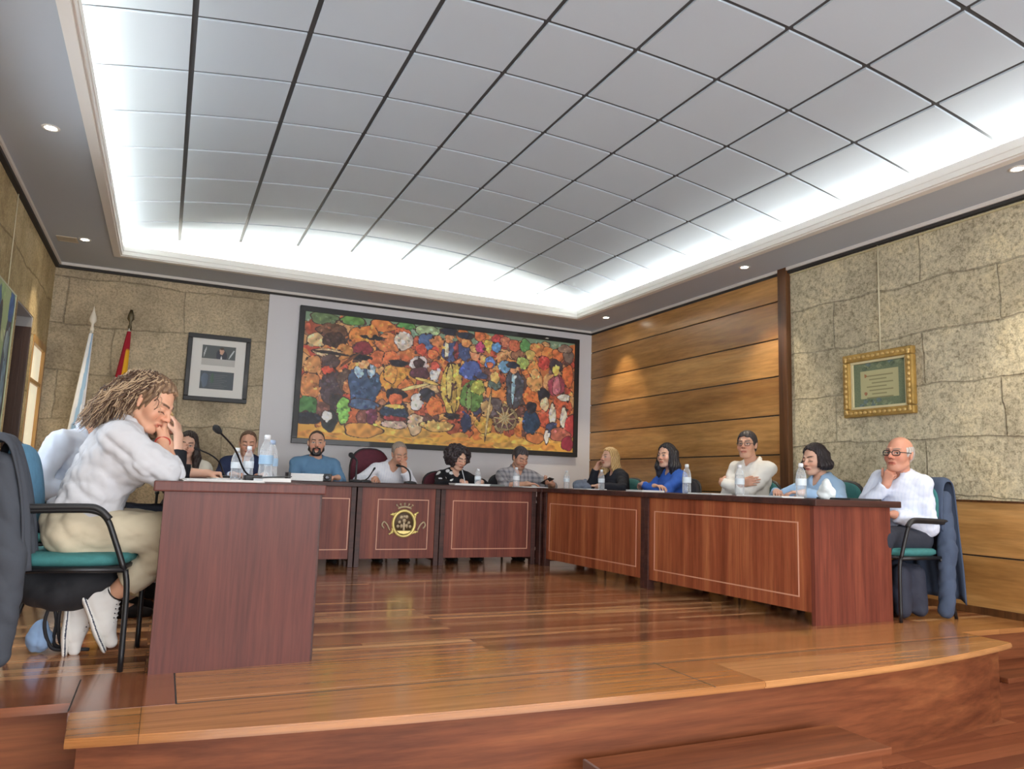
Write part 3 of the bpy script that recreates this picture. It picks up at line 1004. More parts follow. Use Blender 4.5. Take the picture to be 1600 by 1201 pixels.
struct('wall_stage', bm, M['riser'])
# step between stage and hall on the right
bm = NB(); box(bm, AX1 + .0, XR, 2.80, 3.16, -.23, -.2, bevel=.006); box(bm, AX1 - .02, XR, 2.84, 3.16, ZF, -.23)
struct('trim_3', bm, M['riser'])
# loose step block in front of the apron
t = thing('step', 'low wooden step block standing against the front of the stage', 'step', (2.125, 2.36, ZF))
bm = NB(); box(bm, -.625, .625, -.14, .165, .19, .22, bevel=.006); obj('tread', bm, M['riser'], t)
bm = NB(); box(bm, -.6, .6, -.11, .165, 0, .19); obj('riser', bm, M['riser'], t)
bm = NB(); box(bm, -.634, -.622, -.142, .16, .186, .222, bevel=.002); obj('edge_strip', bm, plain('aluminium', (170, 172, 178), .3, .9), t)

# ================================================================== walls
bm = NB(); box(bm, XL - .5, .95, YB, YB + .2, ZF, ZS + .8)
struct('wall_back', bm, M['stone_b'])
bm = NB(); box(bm, .95, XR + .1, YB - .03, YB + .2, ZF, ZS + .8)
struct('wall_back_plaster', bm, M['plaster'])
bm = NB(); box(bm, XR, XR + .25, YF, YB + .2, ZF, ZS + .8)
struct('wall_right', bm, M['stone_r'])
# left wall with the door recess, the shutter window and a big window nearer the hall
ZD = 2.17
bm = NB()
def lw(y0, y1, z0, z1, x1=XL): box(bm, XL - .45, x1, y0, y1, z0, z1)
lw(YF, 3.3, ZF, ZS + .8); lw(3.3, 5.3, ZF, .85); lw(3.3, 5.3, 2.45, ZS + .8)
lw(5.3, 7.18, ZF, ZS + .8); lw(7.18, 7.98, ZD, ZS + .8); lw(7.98, 8.10, ZF, ZS + .8)
lw(8.10, 8.86, 2.03, ZS + .8); lw(8.86, YB, ZF, ZS + .8)
struct('wall_left', bm, M['stone_l'])
bm = NB(); box(bm, XL - .3, XR + .3, YF - .2, YF, ZF, ZS + .8)
struct('wall_front', bm, M['plaster'])
bm = NB()   # painted reveal over the doorway
box(bm, XL - .45, XL - .005, 7.185, 7.975, ZD - .012, ZD - .002)
struct('trim_4', bm, plain('reveal_paint', (165, 165, 166), .8))
dw = wood('dark_door_wood', (50, 34, 28), (66, 46, 38), (80, 58, 46), 'z', 1, .4, .1)
bm = NB(); box(bm, XL - .44, XL - .004, 7.935, 7.98, 0, ZD - .10, bevel=.004)
box(bm, XL - .40, XL - .06, 7.927, 7.937, .15, .95); box(bm, XL - .40, XL - .06, 7.927, 7.937, 1.05, 1.95)
struct('door_1', bm, dw)
bm = NB(); box(bm, XL - .46, XL - .44, 7.18, 7.98, 0, ZD)
struct('door_2', bm, dw)
bm = NB(); box(bm, XL - .44, XL - .004, 7.94, 7.98, ZD - .10, ZD - .012)
struct('trim_5', bm, plain('reveal_paint_dark', (150, 148, 146), .8))
# shutter window beside the back corner
yw = wood('yellow_frame_wood', (150, 104, 48), (182, 136, 72), (204, 162, 96), 'z', 1, .4, .2)
bm = NB()
box(bm, XL - .05, XL + .012, 8.10, 8.86, 1.96, 2.03, bevel=.004); box(bm, XL - .05, XL + .012, 8.80, 8.86, ZF + .42, 1.965, bevel=.004)
box(bm, XL - .05, XL + .006, 8.10, 8.15, 0, 1.965, bevel=.004)
box(bm, XL - .04, XL + .0, 8.14, 8.81, 1.60, 1.64, bevel=.003)
w1 = struct('window_1', bm, yw)
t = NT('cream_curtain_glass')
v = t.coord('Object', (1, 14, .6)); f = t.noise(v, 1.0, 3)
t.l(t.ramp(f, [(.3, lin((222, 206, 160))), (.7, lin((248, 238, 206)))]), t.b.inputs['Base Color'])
t.set(Roughness=.8, Emission_Color=lin((250, 240, 212)), Emission_Strength=.25)  # glow added to the curtain in place of daylight coming through
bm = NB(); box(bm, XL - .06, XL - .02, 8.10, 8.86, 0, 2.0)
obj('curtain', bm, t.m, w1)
# big window on the left, out of the frame: the source of the daylight
wf = plain('window_paint', (225, 225, 222), .5)
bm = NB()
for y0, y1 in ((3.3, 3.37), (4.26, 4.34), (5.23, 5.3)): box(bm, XL - .2, XL - .1, y0, y1, .85, 2.45, bevel=.004)
for z0, z1 in ((.85, .92), (2.38, 2.45)): box(bm, XL - .199, XL - .101, 3.3, 5.3, z0, z1, bevel=.004)
w2 = struct('window_2', bm, wf)
g = NT('window_glass'); g.set(Base_Color=(.95, .97, 1, 1), Roughness=.02, IOR=1.1); g.b.inputs['Transmission Weight'].default_value = 1
bm = NB(); box(bm, XL - .155, XL - .15, 3.36, 5.24, .91, 2.39)
obj('pane', bm, g.m, w2)

# ---- timber panelling of the right wall
bm = NB()
seams = [0.02, .40, .78, 1.15, 1.525, 1.90, 2.265, 2.635, ZS]
for i, (a, b) in enumerate(zip(seams[:-1], seams[1:])):
    box(bm, XR - .03, XR, 5.36, YB, a + .006, b - .006, mi=(i * 7 + 1) % 2, bevel=.004)
box(bm, XR - .018, XR - .001, 5.36, YB, 0, ZS, mi=2)
struct('wall_right_panelling', bm, [M['panel'], M['panel2'], M['dark']])
bm = NB(); box(bm, XR - .06, XR - .001, 5.25, 5.36, 0, ZS, bevel=.006); struct('trim_6', bm, M['post'])
bm = NB()
for a, b, m in ((.02, .395, 0), (.405, .78, 1)): box(bm, XR - .035, XR - .001, YF, 5.25, a, b, mi=m, bevel=.004)
box(bm, XR - .02, XR - .002, YF, 5.25, ZF, .775, mi=2)
struct('wall_right_wainscot', bm, [M['panel2'], M['panel'], M['dark']])
bm = NB(); box(bm, XR - .045, XR - .001, YF, 5.25, .775, .79, bevel=.003); struct('trim_7', bm, M['post'])
bm = NB(); box(bm, XR - .045, XR - .001, 3.1, 5.3, 0, .05, bevel=.003); struct('baseboard_right', bm, M['post'])

# ================================================================== ceiling
IX0, IX1, IY0, IY1 = -.60, 4.70, -2.2, 8.26       # recess
bm = NB()
for x0, x1, y0, y1 in ((XL - .3, IX0, YF, YB + .1), (IX1, XR + .3, YF, YB + .1), (IX0, IX1, IY1, YB + .1), (IX0, IX1, YF, IY0)):
    box(bm, x0, x1, y0, y1, ZS, ZS + .03)
struct('ceiling', bm, M['soffit'])
def ring(bm, o, w, z0, z1, bevel=.004):
    """frame round the recess: outer offset o outwards from the opening, width w"""
    x0, x1, y0, y1 = IX0 - o, IX1 + o, IY0 - o, IY1 + o
    box(bm, x0, x0 + w, y0, y1, z0, z1, bevel=bevel); box(bm, x1 - w, x1, y0, y1, z0, z1, bevel=bevel)
    box(bm, x0 + w, x1 - w, y1 - w, y1, z0, z1, bevel=bevel); box(bm, x0 + w, x1 - w, y0, y0 + w, z0, z1, bevel=bevel)
bm = NB()
ring(bm, .030, .065, ZS - .022, ZS + .012); ring(bm, -.005, .045, ZS - .01, ZS + .055); ring(bm, -.03, .025, ZS + .03, ZS + .09)
struct('trim_8', bm, M['mould'])
# trough walls round the cove and the arched end wall
ACX, AZ, AK = 2.05, 3.385, .0395
arch = lambda x: AZ - AK * (x - ACX) ** 2
TX0, TX1, TY0, TY1 = IX0 - .24, IX1 + .24, IY0 - .2, IY1 + .16
bm = NB()
box(bm, TX0 - .03, TX0, TY0, TY1, ZS + .02, 3.2); box(bm, TX1, TX1 + .03, TY0, TY1, ZS + .02, 3.2)
box(bm, TX0, TX1, TY1, TY1 + .03, ZS + .02, 3.5); box(bm, TX0, TX1, TY0 - .03, TY0, ZS + .02, 3.5)
struct('trim_9', bm, M['cove'])
# slightly arched tile field on a dark grid
arc = [0.0]
xs_t = [ACX + s * d for s, d in ((-1, 2.1), (-1, 1.5), (-1, .9), (-1, .3), (1, .3), (1, .9), (1, 1.5), (1, 2.1))]
xe = [TX0 - .02] + xs_t + [TX1 + .02]
ye = [TY0 - .02]
yy = 7.735
rows = []
while yy > TY0: rows.append(yy); yy -= .605
ye = [TY0 - .02] + rows[::-1] + [TY1 + .02]
bm = NB()
G = .0155
def tile(bm, x0, x1, y0, y1):
    n = 4
    bot = []; topv = []
    for i in range(n + 1):
        x = x0 + (x1 - x0) * i / n
        bot.append((bm.verts.new((x, y0, arch(x))), bm.verts.new((x, y1, arch(x)))))
        topv.append((bm.verts.new((x, y0, arch(x) + .014)), bm.verts.new((x, y1, arch(x) + .014))))
    for i in range(n):
        bm.faces.new((bot[i][0], bot[i][1], bot[i + 1][1], bot[i + 1][0]))
        bm.faces.new((bot[i][0], bot[i + 1][0], topv[i + 1][0], topv[i][0]))
        bm.faces.new((bot[i][1], topv[i][1], topv[i + 1][1], bot[i + 1][1]))
    bm.faces.new((bot[0][0], topv[0][0], topv[0][1], bot[0][1]))
    bm.faces.new((bot[n][0], bot[n][1], topv[n][1], topv[n][0]))
for x0, x1 in zip(xe[:-1], xe[1:]):
    for y0, y1 in zip(ye[:-1], ye[1:]):
        tile(bm, x0 + G, x1 - G, y0 + G * 1.0, y1 - G * 1.0)
struct('ceiling_tiles', bm, M['tile'])
bm = NB()
n = 40
for i in range(n):
    xa = xe[0] + (xe[-1] - xe[0]) * i / n; xb = xe[0] + (xe[-1] - xe[0]) * (i + 1) / n
    bm.faces.new([bm.verts.new(p) for p in ((xa, ye[0], arch(xa) + .012), (xa, ye[-1], arch(xa) + .012), (xb, ye[-1], arch(xb) + .012), (xb, ye[0], arch(xb) + .012))])
struct('ceiling_grid', bm, M['grid'])
bm = NB(); box(bm, XL - .4, XR + .4, YF - .1, YB + .2, 3.55, 3.6); struct('ceiling_slab', bm, M['dark'])
# cornice round the walls: white fillet and a dark strip painted as its shadow line
bm = NB()
def perim(bm, d, z0, z1, bevel=.003):
    box(bm, XL, XL + d, YF, YB, z0, z1, bevel=bevel); box(bm, XR - d, XR, YF, YB, z0, z1, bevel=bevel)
    box(bm, XL + d, XR - d, YB - d, YB, z0, z1, bevel=bevel)
perim(bm, .055, ZS - .03, ZS - .0005); struct('trim_10', bm, M['mould'])
bm = NB(); perim(bm, .038, ZS - .055, ZS - .03, 0); struct('trim_11', bm, M['dark'])

bm = NB(); box(bm, XR - .02, XR - .004, YF, 5.24, ZS - .078, ZS - .068); struct('trim_12', bm, plain('rail_pale', (196, 184, 140), .5))
# LED strips in the cove
led = emis('led_white', (1.0, .96, .87), LEDS); led_far = emis('led_white_dim', (1.0, .96, .87), LEDS * .42)
for i, (x0, x1, y0, y1, nm) in enumerate(((IX0 - .15, IX0 - .12, IY0, IY1, 'left'), (IX1 + .12, IX1 + .15, IY0, IY1, 'right'), (IX0, IX1, IY1 + .07, IY1 + .10, 'far'))):
    bm = NB(); box(bm, x0, x1, y0, y1, ZS + .032, ZS + .042)
    o = obj('led_strip', bm, led_far if nm == 'far' else led)
    tag(o, 'white light strip hidden in the ceiling cove along the %s edge' % nm, 'light strip')
# downlights
ring_m = plain('downlight_ring', (225, 222, 215), .4); bulb = emis('downlight_bulb', (1, .9, .74), 30)
spots = [(-.83, 5.335, 'nearer of the two recessed downlights in the left ceiling band'), (-.85, 7.88, 'recessed downlight beside the vent in the left ceiling band'),
         (4.885, 2.862, 'nearest of the recessed downlights in the right ceiling band'), (4.92, 5.445, 'recessed downlight over the end of the wood panelling, middle of the right band'),
         (4.97, 8.03, 'farthest recessed downlight in the right ceiling band, by the back corner')]
for x, y, lab in spots:
    t = thing('downlight', lab, 'ceiling light', (x, y, ZS), 0, 'recessed downlights')
    bm = NB(); lathe(bm, [(.034, -.001), (.036, -.006), (.05, -.006), (.054, -.001)], 24, cap=False); obj('trim_ring', bm, ring_m, t, True)
    bm = NB(); lathe(bm, [(.0, -.004), (.022, -.0035), (.034, -.001)], 20, cap=False); obj('bulb', bm, bulb, t, True)
t = thing('ceiling_vent', 'small square louvred vent in the left ceiling band', 'vent', (-1.0, 7.95, ZS))
bm = NB()
for a, b, c, d in ((-.085, .085, -.085, -.07), (-.085, .085, .07, .085), (-.085, -.07, -.07, .07), (.07, .085, -.07, .07)): box(bm, a, b, c, d, -.008, 0, bevel=.002)
obj('frame', bm, plain('vent_beige', (196, 184, 160), .6), t)
for k in range(5):
    bm = NB(); box(bm, -.07, .07, -.058 + k * .026, -.046 + k * .026, -.007, -.002); obj('slat', bm, plain('vent_slat', (170, 156, 130), .6), t)
# ================================================================== desks
ZT0, ZT1 = .722, .764
def desk_unit(label, loc, rz, L, ins, mat, depth=.58, end_left=False, end_right=False, emblem=False, cat='desk', posts=(True, True)):
    """local: front face on y=0 looking to -y, x along the front"""
    t = thing('desk', label, cat, loc, rz, 'council desks')
    bm = NB(); box(bm, .0, L, 0, .025, .075, ZT0); obj('front_panel', bm, mat, t)
    bm = NB()
    x0, x1, z0, z1 = ins[0], ins[1], .155, .618
    w = .0075
    for a, b, c, d in ((x0, x1, z0, z0 + w), (x0, x1, z1 - w, z1), (x0, x0 + w, z0 + w, z1 - w), (x1 - w, x1, z0 + w, z1 - w)):
        box(bm, a, b, -.003, .001, c, d)
    tag(obj('inlay', bm, M['inlay'], t), 'thin pale inlay line')
    for k, (x, on) in enumerate(((0, posts[0]), (L - .045, posts[1]))):
        if on:
            bm = NB(); box(bm, x, x + .045, -.012, .05, 0, ZT0, bevel=.003); obj('post', bm, M['mahog_dark'], t)
            bm = NB(); box(bm, x, x + .03, .051, depth, .05, ZT0 - .01); obj('side_panel', bm, M['mahog_dark'], t)
    if emblem: make_emblem(t, (ins[0] + ins[1]) / 2 + .01, .395)
    return t

gold = plain('brass', (222, 200, 120), .4, .35)
gold_d = plain('old_brass', (176, 156, 124), .5, .3)
def make_emblem(parent, x, z):
    SCE = 1.28
    R90 = Matrix.Translation((x, -.006, z)) @ Matrix.Rotation(PI / 2, 4, 'X') @ Matrix.Scale(SCE, 4)
    bm = NB()
    pts = [R90 @ Vector((.082 * math.cos(a), .092 * math.sin(a), 0)) for a in [2 * PI * k / 40 for k in range(40)]]
    tube(bm, pts, .014, 8, closed=True)
    e = obj('emblem', bm, gold, parent, True); e['label'] = 'brass coat of arms with a crown'
    bm = NB(); lathe(bm, [(0, .0), (.078, .0), (.08, -.004)], 32, M=R90 @ Matrix.Scale(1.1, 4, (0, 1, 0))); obj('backing_plate', bm, plain('emblem_dark', (84, 66, 48), .5, .4), e)
    bm = NB()   # figures inside the ring: little tree, tower and ground
    for px, pz, r in ((-.02, .045, .014), (.018, .048, .014), (0, .02, .016), (-.034, .01, .012), (.036, .006, .012), (-.045, -.02, .012), (.046, -.022, .012), (-.018, -.018, .014), (.02, -.016, .014), (0, .05, .01)):
        sphere(bm, (x + px * SCE, -.010, z + pz * SCE), r * SCE, 10, 8, scale=(1, .5, 1))
    box(bm, x - .010, x + .010, -.014, -.004, z - .064, z + .04, bevel=.002)
    for sx in (-.032, .026): box(bm, x + sx, x + sx + .008, -.013, -.004, z - .045, z, bevel=.002)
    obj('relief', bm, gold_d, e, True)
    bm = NB(); prism(bm, [(-.055, -.052), (-.03, -.07), (0, -.076), (.03, -.07), (.055, -.052)], 0, .008, M=R90); obj('base_bar', bm, gold, e)
    bm = NB()   # crown
    arc = [R90 @ Vector((.052 * math.sin(a), .098 + .022 * math.cos(a), 0)) for a in [(-1.25 + 2.5 * k / 10) for k in range(11)]]
    tube(bm, arc, .011, 8)
    for k in range(5):
        a = -.9 + .45 * k
        p = R90 @ Vector((.075 * math.sin(a), .112 + .03 * math.cos(a), 0)); sphere(bm, p, .011, 8, 6)
        tube(bm, [R90 @ Vector((.05 * math.sin(a), .1 + .02 * math.cos(a), 0)), p], .004, 6)
    obj('crown', bm, gold_d, e, True)
    for k, a in enumerate((.62, 2.52, 3.72, 5.7)):
        bm = NB(); c = R90 @ Vector((.104 * math.cos(a), .112 * math.sin(a), 0)); sphere(bm, c, .015, 10, 8, scale=(1, .7, 1))
        b = a + (.2 if math.cos(a) > 0 else -.2)
        tube(bm, smooth_path([R90 @ Vector((.09 * math.cos(a - .25), .1 * math.sin(a - .25), 0)), c, R90 @ Vector((.13 * math.cos(a), .125 * math.sin(a + .1), 0))], 4), .008, 6)
        obj('scroll', bm, gold, e, True)
    for q in (-1, 1):
        bm = NB(); tube(bm, smooth_path([R90 @ Vector((q * .105, -.05, 0)), R90 @ Vector((q * .125, -.01, 0)), R90 @ Vector((q * .15, .012, 0)), R90 @ Vector((q * .163, -.012, 0)), R90 @ Vector((q * .148, -.035, 0))], 5), .008, 6)
        obj('ribbon', bm, gold_d, e, True)

def worktop(label, poly, mat, group=None):
    bm = NB()
    prism(bm, poly, ZT0, ZT1)
    es = [e for e in bm.edges]
    bmesh.ops.bevel(bm, geom=es, offset=.006, segments=2, affect='EDGES', profile=.6)
    o = obj('worktop', bm, mat)
    return tag(o, label, 'desktop', 'continuous worktops')

# left arm of the horseshoe
desk_unit('near half of the left desk row, behind the plain end panel', (.65, 3.46, 0), PI / 2, 1.7, (.12, 1.58), M['mahog'])
desk_unit('far half of the left desk row, beside the back desk row', (.65, 5.16, 0), PI / 2, 1.66, (.12, 1.54), M['mahog'])
bm = NB(); prism(bm, [(.012, 3.395), (.65, 3.448), (.648, 3.478), (.010, 3.425)], 0, ZT0)
tag(obj('desk_end_panel', bm, M['mahog_end']), 'large plain reddish-brown end panel of the left desk row, nearest the camera', 'desk panel')
worktop('worktop of the left desk row, its end nearest the camera', [(-.03, 3.375), (.672, 3.432), (.672, 6.82), (-.03, 6.82)], M['mahog_end'])
# back row
desk_unit('left unit of the back desk row, partly hidden by the near end panel', (.69, 6.88, 0), 0, .93, (.08, .875), M['mahog'])
desk_unit('middle desk unit of the back row with the brass coat of arms', (1.63, 6.875, 0), 0, .80, (.195, .69), M['mahog'], emblem=True)
desk_unit('right unit of the back desk row with one wide inlaid panel', (2.44, 6.88, 0), 0, 1.02, (.125, .935), M['mahog'])
worktop('dark-edged worktop of the back desk row under the big painting', [(-.03, 6.825), (3.44, 6.825), (3.455, 6.74), (4.14, 6.78), (4.14, 7.5), (-.03, 7.5)], M['mahog_dark'])
bm = NB(); box(bm, 3.47, 3.54, 6.79, 6.88, 0, ZT0, bevel=.004)
tag(obj('corner_post', bm, M['mahog_dark']), 'dark corner post joining the back and right desk rows', 'desk post')
# right arm, opening a little towards the hall
ax, ay, bx_, by = 3.488, 6.73, 3.677, 3.476
LR = math.hypot(bx_ - ax, by - ay); AR = math.atan2(by - ay, bx_ - ax)
ux, uy = math.cos(AR), math.sin(AR)
desk_unit('far unit of the right desk row with glossy red-brown inlaid panel', (ax, ay, 0), AR, 1.6, (.10, 1.485), M['mahog_red'])
p = 1.605
desk_unit('near unit of the right desk row with long inlaid panel', (ax + ux * p, ay + uy * p, 0), AR, LR - p - .03, (.11, LR - p - .12), M['mahog_red'], posts=(True, False))
bm = NB(); prism(bm, [(3.676, 3.475), (4.352, 3.475), (4.352, 3.505), (3.674, 3.505)], 0, ZT0)
tag(obj('desk_end_panel', bm, M['mahog']), 'plain end panel of the right desk row, beside the man with glasses', 'desk panel')
worktop('worktop of the right desk row in front of five seated people', [(3.655, 3.44), (4.42, 3.44), (4.14, 6.775), (3.458, 6.735)], M['mahog_dark'])

# ================================================================== chairs
black = plain('black_metal', (26, 27, 30), .4, .3)
blackp = plain('black_plastic', (30, 31, 34), .5)
teal = plain('teal_fabric', (48, 112, 112), .85, 0, .3, 220, .12)
blue_f = plain('blue_fabric', (78, 128, 158), .85, 0, .3, 220, .12)
maroon = plain('maroon_fabric', (84, 26, 40), .85, 0, .3, 220, .12)
charcoal = plain('charcoal_fabric', (44, 44, 50), .9, 0, .3, 220, .1)

def rounded_slab(bm, w, d, h, curve=0.0, M=None, seg=14, pw=3.2):
    """cushion: superellipse outline, puffed, local z up"""
    rings = []
    for k, (s, z) in enumerate(((.90, -h / 2), (1.0, -h * .2), (1.0, h * .2), (.93, h * .45), (.6, h * .55))):
        ring_ = []
        for i in range(seg * 2):
            a = 2 * PI * i / (seg * 2)
            c, s_ = math.cos(a), math.sin(a)
            x = math.copysign(abs(c) ** (2 / pw), c) * w / 2 * s; y = math.copysign(abs(s_) ** (2 / pw), s_) * d / 2 * s
            ring_.append(bm.verts.new((x, y, z + curve * (x * x) / (w * w / 4))))
        rings.append(ring_)
    n = seg * 2
    for a, b in zip(rings[:-1], rings[1:]):
        for i in range(n):
            f = bm.faces.new((a[i], a[(i + 1) % n], b[(i + 1) % n], b[i])); f.smooth = True
    bm.faces.new(list(reversed(rings[0]))); f = bm.faces.new(rings[-1]); f.smooth = True
    vs = [v for r in rings for v in r]
    if M is not None:
        for v in vs: v.co = M @ v.co

def armchair(label, loc, rz, seatm, backm, arms=True, high=False, group='meeting chairs'):
    """faces +x, origin on the floor under the seat"""
    t = thing('armchair', label, 'chair', loc, rz, group)
    bm = NB(); rounded_slab(bm, .46, .47, .05, 0, Matrix.Translation((0, 0, .435))); obj('seat', bm, seatm, t, True)
    bm = NB(); rounded_slab(bm, .44, .45, .03, 0, Matrix.Translation((0, 0, .402)) @ Matrix.Scale(-1, 4, (0, 0, 1))); bmesh.ops.recalc_face_normals(bm, faces=bm.faces); obj('seat_shell', bm, blackp, t, True)
    hb = .56 if high else .34
    cz = .56 + hb / 2
    Mb = Matrix.Translation((-.225 - (.03 if high else 0), 0, cz)) @ Matrix.Rotation(rad(-10), 4, 'Y') @ Matrix.Rotation(PI / 2, 4, 'Y') @ Matrix.Rotation(0, 4, 'Z')
    bm = NB(); rounded_slab(bm, hb, .43, .05, 0, Mb, pw=2.7); obj('backrest', bm, backm, t, True)
    Ms = Matrix.Translation((-.252 - (.03 if high else 0), 0, cz)) @ Matrix.Rotation(rad(-10), 4, 'Y') @ Matrix.Rotation(-PI / 2, 4, 'Y')
    bm = NB(); rounded_slab(bm, hb + .03, .45, .028, 0, Ms, pw=2.7); obj('back_shell', bm, blackp, t, True)
    for q in (-1, 1):
        y = q * .235
        bm = NB(); tube(bm, smooth_path([(.235, y, 0), (.232, y, .30), (.22, y, .40)], 5), .0115, 8); obj('leg', bm, black, t, True)
        bm = NB(); tube(bm, smooth_path([(-.30, y, 0), (-.22, y, .28), (-.16, y, .40)], 5), .0115, 8); obj('leg', bm, black, t, True)
        bm = NB(); tube(bm, [(.222, y, .40), (-.17, y, .40)], .0115, 8)
        tube(bm, [(-.22, q * .17, .40), (-.25, q * .17, .5), (-.29, q * .16, .72)], .010, 8); obj('side_rail', bm, black, t, True)
        if arms:
            bm = NB(); tube(bm, smooth_path([(.215, y, .40), (.17, y, .52), (.135, y, .60), (.09, y, .632), (.0, y, .636), (-.28, y, .625)], 5), .012, 8)
            a = obj('armrest', bm, black, t, True)
            bm = NB(); tube(bm, smooth_path([(.145, y, .602), (.10, y, .642), (.03, y, .65), (-.27, y, .64)], 5), .019, 8, flat=.7); obj('arm_pad', bm, blackp, a, True)
    return t
CLOTH = vcol('cloth', .85, .18, 260, spec=.2)
# ================================================================== the big painting
def paint_canvas(w, h, W, H_, draw, seed=1):
    """colour raster for a flat painted canvas, drawn stroke by stroke"""
    rs = np.random.RandomState(seed)
    img = np.zeros((H_, W, 3))
    draw(img, rs)
    return img

def blob(img, u, v, ru, rv, c, rs, rot=0.0, edge=True, tex=.16):
    H_, W = img.shape[:2]
    asp = W / H_
    x0, x1 = int(max(0, (u - ru * 1.5 - rv * 1.5 / asp * 2) * W)), int(min(W, (u + ru * 1.5 + rv * 1.5 / asp * 2) * W + 1))
    m = max(rv, ru * asp) * 1.4
    y0, y1 = int(max(0, (v - m) * H_)), int(min(H_, (v + m) * H_ + 1))
    if x1 <= x0 or y1 <= y0: return
    X, Y = np.meshgrid((np.arange(x0, x1) + .5) / W - u, (np.arange(y0, y1) + .5) / H_ - v)
    X = X * asp; r = ru * asp
    cr, sr = math.cos(rot), math.sin(rot)
    A, B = X * cr + Y * sr, -X * sr + Y * cr
    an = np.arctan2(B / rv, A / r)
    wob = 1 + .07 * np.sin(3 * an + rs.uniform(0, 6)) + .05 * np.sin(5 * an + rs.uniform(0, 6))
    d = np.sqrt((A / r) ** 2 + (B / rv) ** 2) / wob
    col = np.array(lin(c)[:3])
    sub = img[y0:y1, x0:x1]
    ew = .0055 / max(.02, min(r, rv))
    if edge:
        mk = (d < 1 + ew)
        sub[mk] = np.array(lin((70, 46, 40))[:3])
    f = 1 + tex * np.sin(A * 60 + rs.uniform(0, 6) + 2 * np.sin(B * 40)) + tex * np.sin(B * 75 + rs.uniform(0, 6) + 2 * np.sin(A * 55))
    f = f + .22 * (-A / r) * .6
    mk = d < 1
    hue = np.clip(np.array([1.25, 1.0, .7]) , 0, 2)
    cc = col[None, None, :] * np.clip(f, .35, 1.8)[..., None]
    sub[mk] = cc[mk]

